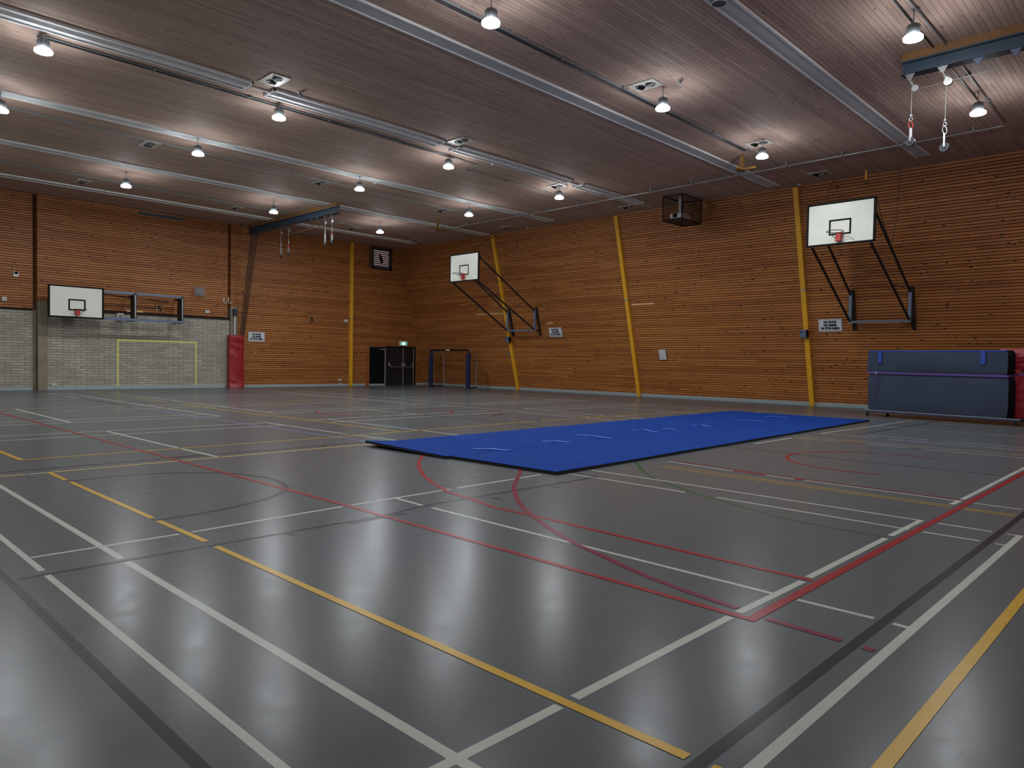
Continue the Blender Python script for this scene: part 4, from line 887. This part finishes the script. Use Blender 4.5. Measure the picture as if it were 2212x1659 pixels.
b = MB(); b.tube([(15.41, 24.9, zl - 0.22), (15.41, 25.3, zl - 0.24), (15.41, 28.2, zl - 0.30), (15.41, 31.0, zl - 0.35)], 0.012, 6); tag(b.build('pull_rope', M['rope'], origin=(15.34, 24.9, zl)), 'dark rope strung along under the far blue beam', 'rope')
for k, (dy, x1, lab) in enumerate(((31.75, 15.02, 'leftmost dark rope slanting from the far beam down to the red pad'), (31.55, 15.08, 'second dark rope slanting from the far beam to the red pad'), (31.35, 15.12, 'third dark rope slanting from the far beam to the red pad'), (31.15, 15.17, 'rightmost dark rope slanting from the far beam to the red pad'))):
    b = MB(); b.tube([(15.42, dy, zl + 0.1), (x1, 31.98 - 0.02 * k, 2.41)], 0.02, 6)
    tag(b.build('pull_rope', M['darkrope'], origin=(x1, 32.0, 2.4)), lab, 'rope', 'ropes from the far beam to the padded post')
def ybracket(x, y, label):
    t = thing('ceiling_bracket', label, 'bracket', (x, y, H), 'yellow brackets under the ceiling')
    b = MB(); b.box(x - 0.04, x + 0.04, y - 0.04, y + 0.04, H - 0.42, H - 0.002); b.build('drop_post', M['dullyellow'], t)
    b = MB(); b.box(x - 0.04, x + 0.04, y - 0.42, y + 0.18, H - 0.46, H - 0.40); b.build('cross_arm', M['dullyellow'], t)
    b = MB(); b.box(x - 0.3, x + 0.12, y - 0.04, y + 0.04, H - 0.46, H - 0.41); b.build('side_arm', M['dullyellow'], t)
ybracket(19.6, 9.85, 'small yellow steel bracket hanging under the ceiling strip left of the nearest yellow column')
ybracket(20.1, 24.1, 'small yellow steel bracket under the ceiling above the far backboard')
t = thing('ceiling_hook', 'short yellow hook at the ceiling edge above the nearest right backboard', 'hook', (23.6, 7.75, H))
b = MB(); b.box(23.57, 23.63, 7.72, 7.78, H - 0.3, H - 0.002); b.build('hanger', M['yellow_steel'], t); b = MB(); b.torus((23.6, 7.75, H - 0.35), 0.05, 0.012, ((0, 1, 0), (0, 0, 1)), 16, 6); b.build('ring', M['dgrey'], t)

# ------------------------------------------------------------------ caged projector
t = thing('projector_cage', 'black wire cage around a pale projector, hanging under the ceiling at the right wall', 'projector', (23.2, 14.0, H))
x0, x1, y0, y1, z0, z1 = 22.6, 23.95, 13.6, 14.38, 6.62, 7.49
b = MB()
for (p, q) in [((x, y, z0), (x, y, z1)) for x in (x0, x1) for y in (y0, y1)] + [((x0, y, z), (x1, y, z)) for y in (y0, y1) for z in (z0, z1)] + [((x, y0, z), (x, y1, z)) for x in (x0, x1) for z in (z0, z1)]:
    b.bar(p, q, 0.026, 0.026)
b.build('cage_frame', M['black'], t)
b = MB(); s_ = 0.05
def wires(fix, val, r1, r2):
    n1 = int((r1[1] - r1[0]) / s_); n2 = int((r2[1] - r2[0]) / s_)
    def P(a_, b_): return {'x': (val, a_, b_), 'y': (a_, val, b_), 'z': (a_, b_, val)}[fix]
    for i in range(1, n1): b.tube([P(r1[0] + i * s_, r2[0]), P(r1[0] + i * s_, r2[1])], 0.0032, 4, cap=False)
    for i in range(1, n2): b.tube([P(r1[0], r2[0] + i * s_), P(r1[1], r2[0] + i * s_)], 0.0032, 4, cap=False)
wires('x', x0, (y0, y1), (z0, z1)); wires('x', x1, (y0, y1), (z0, z1)); wires('y', y0, (x0, x1), (z0, z1)); wires('y', y1, (x0, x1), (z0, z1)); wires('z', z0, (x0, x1), (y0, y1))
b.build('wire_mesh', M['black'], t)
b = MB(); b.cyl((23.2, 14.02, 6.98), (23.2, 14.02, H - 0.01), 0.07, n=16); b.cyl((23.2, 14.02, H - 0.05), (23.2, 14.02, H - 0.01), 0.1, n=16); b.build('mount_pole', M['white'], t)
b = MB(); b.box(22.95, 23.5, 13.8, 14.3, 6.74, 6.92); pj = b.build('projector_body', M['white'], t, bevel=0.015)
b = MB(); b.box(22.94, 22.951, 14.0, 14.18, 6.76, 6.9); b.cyl((22.9, 14.09, 6.83), (22.95, 14.09, 6.83), 0.055, n=18); b.build('lens', M['black'], pj)

# ------------------------------------------------------------------ blue roll-out mats with connecting straps
def mat_strip(y0a, y1a, y0b, y1b, xa0, xa1, xb0, xb1, label, lift=0.0):
    t = thing('tumbling_mat', label, 'mat', ((xa0 + xb0) / 2, (y0a + y1b) / 2, 0), 'two roll-out carpet mats')
    nx, ny = 60, 6; top = []; fs = []
    def pt(i, j):
        u_, v_ = i / nx, j / ny
        x = (xa0 + (xb0 - xa0) * u_) * (1 - v_) + (xa1 + (xb1 - xa1) * u_) * v_
        y = (y0a + (y0b - y0a) * u_) * (1 - v_) + (y1a + (y1b - y1a) * u_) * v_
        return x, y, lift * max(0, 1 - u_ * 14) ** 2 * v_
    for i in range(nx + 1):
        for j in range(ny + 1):
            x, y, z = pt(i, j); top.append((x, y, z + 0.042 + 0.0025 * math.sin(x * 2.1 + y)))
    def fcs(flip): return [((i * (ny + 1) + j, (i + 1) * (ny + 1) + j, (i + 1) * (ny + 1) + j + 1, i * (ny + 1) + j + 1) if not flip else (i * (ny + 1) + j + 1, (i + 1) * (ny + 1) + j + 1, (i + 1) * (ny + 1) + j, i * (ny + 1) + j)) for i in range(nx) for j in range(ny)]
    b = MB(); lo = [(p[0], p[1], p[2] - 0.008) for p in top]; b.add(top, fcs(False)); b.add(lo, fcs(True))
    def rim(b_, A, B):
        edge = [j for j in range(ny + 1)] + [i * (ny + 1) + ny for i in range(1, nx + 1)] + [nx * (ny + 1) + j for j in range(ny - 1, -1, -1)] + [i * (ny + 1) for i in range(nx - 1, 0, -1)]
        for k in range(len(edge)):
            e, g = edge[k], edge[(k + 1) % len(edge)]; b_.add([A[e], A[g], B[g], B[e]], [(0, 1, 2, 3)])
    rim(b, top, lo); b.build('carpet_top', M['carpet'], t)
    b = MB(); hi = [(p[0], p[1], p[2] - 0.008) for p in top]; lo = [(p[0], p[1], p[2] - 0.042 + 0.003) for p in top]; b.add(lo, fcs(True)); rim(b, hi, lo)
    b.build('foam_base', M['blackrubber'], t)
mat_strip(5.72, 7.66, 6.27, 8.22, 6.73, 6.69, 19.94, 19.96, 'near half of the long blue carpet mat laid across the floor')
mat_strip(7.67, 9.66, 8.235, 10.18, 6.62, 6.62, 19.95, 19.97, 'far half of the long blue carpet mat, its left end slightly raised', 0.05)
vel = [((7.49, 8.05), (7.80, 7.53)), ((9.17, 8.12), (9.40, 7.68)), ((10.49, 8.42), (10.5, 7.58)), ((12.22, 8.4), (12.28, 7.74)), ((12.93, 8.12), (13.01, 7.77)), ((14.31, 8.22), (14.37, 7.72)), ((16.68, 8.38), (16.85, 7.66)), ((18.57, 8.45), (18.82, 7.94))]
for k, (p, q) in enumerate(vel):
    b = MB(); P, Q = Vector((p[0], p[1], 0.047)), Vector((q[0], q[1], 0.047)); d = (Q - P).normalized(); nn = Vector((-d.y, d.x, 0)) * 0.026; n = 12
    a_ = []; c_ = []
    for i in range(n + 1):
        u_ = i / n; z = Vector((0, 0, 0.004 + (0.022 if k in (3, 5) else 0.012) * math.exp(-((u_ - 0.45) / 0.15) ** 2) + 0.012 * (u_ > 0.93))); a_.append(P.lerp(Q, u_) + nn + z); c_.append(P.lerp(Q, u_) - nn + z)
    lo = [v - Vector((0, 0, 0.005)) for v in a_] + [v - Vector((0, 0, 0.005)) for v in c_]
    b.add(a_ + c_ + lo, [(i + n + 1, i + n + 2, i + 1, i) for i in range(n)] + [(i + 2 * n + 2, i + 2 * n + 3, i + 3 * n + 4, i + 3 * n + 3) for i in range(n)] + [(i, i + 1, i + 2 * n + 3, i + 2 * n + 2) for i in range(n)] + [(i + n + 1, i + 3 * n + 3, i + 3 * n + 4, i + n + 2) for i in range(n)])
    tag(b.build('fastening_strap', M['velcro'], origin=((p[0] + q[0]) / 2, (p[1] + q[1]) / 2, 0.045)), 'light blue fastening strap on the blue mat, %s from its left end' % ORD[k + 1], 'strap', 'straps across the seam of the blue mats')

# ------------------------------------------------------------------ crash mats on a trolley
A = Vector((22.22, 7.12, 0)); B_ = Vector((21.56, 3.28, 0)); DX = (B_ - A).normalized(); DN = Vector((-DX.y, DX.x, 0))  # DN points towards the right wall
if DN.x < 0: DN = -DN
def T(s_, d_, z_): return A + DX * s_ + DN * d_ + Vector((0, 0, z_))
AXT = (tuple(DX), tuple(DN), (0, 0, 1)); LT = (B_ - A).length
t = thing('mat_trolley', 'low blue trolley on castors under the grey crash mat', 'trolley', T(LT / 2, 0.4, 0))
b = MB(); b.obox(T(LT / 2, 0.0, 0.172), (LT + 0.04, 0.04, 0.02), AXT); o = b.build('edge_rail', M['galv'], t)
b = MB(); b.obox(T(LT / 2, 0.42, 0.14), (LT, 0.86, 0.045), AXT); b.build('deck', M['navy'], t)
for s_, d_ in ((0.04, 0.05), (0.5, 0.3), (LT - 0.12, 0.05), (LT - 0.1, 0.75)):
    b = MB(); c = T(s_, d_, 0.045); b.cyl(c - DN * 0.018, c + DN * 0.018, 0.042, n=18); cs = b.build('castor', M['blackrubber'], t)
    b = MB(); b.obox(T(s_, d_, 0.108), (0.05, 0.05, 0.03), AXT); b.obox(T(s_, d_ - 0.024, 0.075), (0.03, 0.006, 0.07), AXT); b.obox(T(s_, d_ + 0.024, 0.075), (0.03, 0.006, 0.07), AXT); b.build('fork', M['dgrey'], cs)
def cushion(s0, s1, d0, d1, z0, z1, bulge=0.03):
    b = MB(); n = 12; m = 5; k_ = 8
    def P(u_, v_, w_):
        x = s0 + (s1 - s0) * u_; y = d0 + (d1 - d0) * v_; z = z0 + (z1 - z0) * w_
        f_ = lambda q: 4 * q * (1 - q)
        pinch = 0.035 * (1 - f_(w_)) ** 4
        y += (v_ - 0.5) * 2 * bulge * f_(u_) * f_(w_) - (v_ - 0.5) * 2 * pinch * 0.6
        x -= (u_ - 0.5) * 2 * pinch
        z += 0.006 * math.sin(u_ * 9) * (w_ - 0.5) * 2
        return T(x, y, z)
    def grid(fn, a_, c_, flip):
        vs = [fn(i / a_, j / c_) for i in range(a_ + 1) for j in range(c_ + 1)]
        fs = [(i * (c_ + 1) + j, (i + 1) * (c_ + 1) + j, (i + 1) * (c_ + 1) + j + 1, i * (c_ + 1) + j + 1) for i in range(a_) for j in range(c_)]
        b.add(vs, [tuple(reversed(q)) if flip else q for q in fs], True)
    b.cur = 0; grid(lambda u_, w_: P(u_, 0, w_), n, k_, False); grid(lambda u_, w_: P(u_, 1, w_), n, k_, True)
    b.cur = 1; grid(lambda v_, w_: P(0, v_, w_), m, k_, True); grid(lambda v_, w_: P(1, v_, w_), m, k_, False)
    b.cur = 2; grid(lambda u_, v_: P(u_, v_, 1), n, m, False)
    b.cur = 1; grid(lambda u_, v_: P(u_, v_, 0), n, m, True)
    return b
t = thing('crash_mat', 'thick grey blue crash mat standing folded on the trolley, cinched by a purple strap', 'crash mat', T(1.8, 0.3, 0.19))
cushion(0.03, 3.6, 0.06, 0.52, 0.185, 1.235).build('lower_half', [M['greycarpet'], M['darkfabric'], M['darkfabric']], t)
cushion(0.0, 3.57, 0.05, 0.52, 1.262, 1.90).build('upper_half', [M['greycarpet'], M['darkfabric'], M['blue']], t)
b = MB(); b.obox(T(1.785, 0.055, 1.885), (3.5, 0.02, 0.035), AXT); b.build('top_edge', M['blue'], t, bevel=0.006)
for s_ in (0.37, 3.02):
    b = MB(); b.obox(T(s_, 0.012, 1.70), (0.11, 0.014, 0.33), AXT); b.obox(T(s_, 0.03, 1.87), (0.11, 0.05, 0.02), AXT); b.build('carry_strap', M['blue'], t, bevel=0.004)
b = MB(); b.bar(T(0.02, 0.045, 1.262), T(3.6, 0.045, 1.242), 0.012, 0.055); b.bar(T(3.6, 0.045, 1.242), T(3.66, 0.5, 1.29), 0.012, 0.05); b.bar(T(3.66, 0.5, 1.29), T(4.3, 0.52, 1.35), 0.012, 0.04); b.bar(T(0.02, 0.045, 1.262), T(-0.02, 0.5, 1.262), 0.012, 0.05)
cs = b.build('cinch_strap', M['purple'], t); cs['label'] = 'purple cinch strap'
b = MB(); b.torus(T(0.27, 0.03, 1.25), 0.035, 0.01, (tuple(DX), (0, 0, 1)), 16, 6); b.build('buckle', M['galv'], cs)
b = MB(); b.tube([T(0.29, 0.02, 1.24), T(0.3, 0.015, 1.0), T(0.27, 0.01, 0.75), T(0.26, 0.0, 0.6), T(0.29, 0.01, 0.46)], 0.009, 6); b.build('loose_tail', M['purple'], cs)
def redm(z0, z1, nm, t):
    b = MB(); n = 14; vs = []; fs = []
    S0, S1, D0, D1 = 3.2, 6.0, 0.56, 1.0
    for i in range(n * 3 + 1):
        for j in range(n + 1):
            u_, w_ = i / (n * 3), j / n; s_ = S0 + (S1 - S0) * u_; z = z0 + (z1 - z0) * w_
            d = D0 + 0.018 * math.sin(9 * w_ + 5 * s_ + 2 * math.sin(6 * s_)) + 0.012 * math.sin(31 * w_ - 4 * s_) + 0.05 * (2 * w_ - 1) ** 6
            vs.append(T(s_, d, z))
    for i in range(n * 3):
        for j in range(n): fs.append((i * (n + 1) + j, (i + 1) * (n + 1) + j, (i + 1) * (n + 1) + j + 1, i * (n + 1) + j + 1))
    b.add(vs, fs, True); b.obox(T((S0 + S1) / 2, (D0 + D1) / 2 + 0.06, (z0 + z1) / 2), (S1 - S0, D1 - D0 - 0.12, z1 - z0 - 0.02), AXT)
    return b.build(nm, M['red'], t)
t = thing('crash_mat', 'red vinyl crash mat behind the grey one, cut off by the right edge', 'crash mat', T(4.6, 0.78, 0.18))
redm(0.17, 1.38, 'lower_half', t); redm(1.40, 1.95, 'upper_half', t)
b = MB(); b.bar(T(3.7, 0.54, 1.385), T(5.9, 0.54, 1.385), 0.02, 0.03); b.build('seam_band', M['black'], t)
b = MB(); b.tube([T(3.9, 0.53, 0.98), T(4.05, 0.52, 0.86), T(4.25, 0.52, 0.76), T(4.5, 0.52, 0.72)], 0.012, 6); b.build('cord', M['grey'], t)
t = thing('mat_trolley', 'second low trolley carrying the red crash mat at the right edge', 'trolley', T(5.0, 0.8, 0))
b = MB(); b.obox(T(5.05, 0.8, 0.14), (1.9, 0.5, 0.045), AXT); b.build('deck', M['navy'], t)
for s_, d_ in ((4.2, 0.65), (4.2, 0.95), (5.9, 0.65), (5.9, 0.95)):
    b = MB(); c = T(s_, d_, 0.045); b.cyl(c - DN * 0.018, c + DN * 0.018, 0.042, n=18); cs = b.build('castor', M['blackrubber'], t)
    b = MB(); b.obox(T(s_, d_, 0.1), (0.05, 0.05, 0.05), AXT); b.build('fork', M['dgrey'], cs)

# ------------------------------------------------------------------ goal in the far corner
t = thing('handball_goal', 'small goal with blue padded posts standing in the far right corner', 'goal', (25.2, 28.6, 0))
P1 = Vector((24.99, 30.34, 0)); P2 = Vector((24.6, 26.92, 0)); Q1 = Vector((25.66, 30.05, 0)); Q2 = Vector((25.62, 27.4, 0)); HG = 2.0; HB = 1.88
for p in (P1, P2):
    b = MB(); b.box(p.x - 0.04, p.x + 0.04, p.y - 0.04, p.y + 0.04, 0, HG); b.build('goal_post', M['dgrey'], t)
    b = MB(); b.box(p.x - 0.085, p.x + 0.085, p.y - 0.1, p.y + 0.1, 0.01, 1.78); b.build('post_pad', M['navy'], t, bevel=0.02)
b = MB(); b.bar(P1 + Vector((0, 0, HG - 0.04)), P2 + Vector((0, 0, HG - 0.04)), 0.08, 0.08); cb = b.build('crossbar', M['black'], t)
c = P1.lerp(P2, 0.48) + Vector((-0.045, 0, HG - 0.04)); d = (P2 - P1).normalized(); b = MB(); b.obox(c, (0.36, 0.004, 0.06), (tuple(d), (d.y, -d.x, 0), (0, 0, 1))); b.build('label_plate', M['white'], cb)
for p, q in ((P1, Q1), (P2, Q2)):
    top = p + Vector((0, 0, HB)); e = (q - p); L_ = e.length; e.normalize()
    b = MB(); b.tube([top, top + e * (L_ * 0.72), top + e * (L_ * 0.86) - Vector((0, 0, 0.05)), top + e * (L_ * 0.95) - Vector((0, 0, 0.14)), top + e * L_ - Vector((0, 0, 0.3)), q + Vector((0, 0, 0.03))], 0.022, 8); b.build('rear_stay', M['galv'], t)
    b = MB(); b.tube([p + Vector((0, 0, 0.03)), q + Vector((0, 0, 0.03))], 0.025, 8); b.build('ground_bar', M['black'], t)
b = MB(); b.tube([Q1 + Vector((0, 0, 0.03)), Q2 + Vector((0, 0, 0.03))], 0.02, 8); b.build('rear_ground_bar', M['galv'], t)
b = MB(); S = 0.13
def netq(a_, b_, c_, d_):
    n1 = int((b_ - a_).length / S); n2 = int((d_ - a_).length / S)
    for i in range(n1 + 1): b.tube([a_.lerp(b_, i / n1), d_.lerp(c_, i / n1)], 0.0028, 3, cap=False)
    for j in range(n2 + 1): b.tube([a_.lerp(d_, j / n2), b_.lerp(c_, j / n2)], 0.0028, 3, cap=False)
zz = Vector((0, 0, HB - 0.1)); z3 = Vector((0, 0, 0.05))
netq(Q1 + z3, Q2 + z3, Q2 + zz - Vector((0.05, 0, 0.1)), Q1 + zz - Vector((0.05, 0, 0.1))); netq(P1 + z3, Q1 + z3, Q1 + zz - Vector((0, 0, 0.1)), P1 + zz); netq(P2 + z3, Q2 + z3, Q2 + zz - Vector((0, 0, 0.1)), P2 + zz)
tag(b.build('net', M['net'], t), None, None, None, 'stuff')

# ------------------------------------------------------------------ crumbs on the floor
def crumb(x, y, r_, mat, label):
    b = MB(); vs = []; fs = []
    for i in range(5):
        for k in range(8):
            th = math.pi * i / 4; ph = 2 * math.pi * k / 8; q = 1 + 0.25 * math.sin(3 * k + 2 * i)
            vs.append((x + r_ * 1.3 * q * math.sin(th) * math.cos(ph), y + r_ * q * math.sin(th) * math.sin(ph), r_ * 0.45 + r_ * 0.45 * math.cos(th)))
    for i in range(4):
        for k in range(8): fs.append((i * 8 + k, (i + 1) * 8 + k, (i + 1) * 8 + (k + 1) % 8, i * 8 + (k + 1) % 8))
    b.add(vs, fs, True); tag(b.build('crumb', mat, origin=(x, y, 0)), label, 'debris')
crumb(0.94, 2.02, 0.012, M['cement'], 'tan crumb on the bare floor at the bottom left')
crumb(12.6, 11.3, 0.03, M['blue'], 'tiny blue scrap on the floor behind the blue mat')
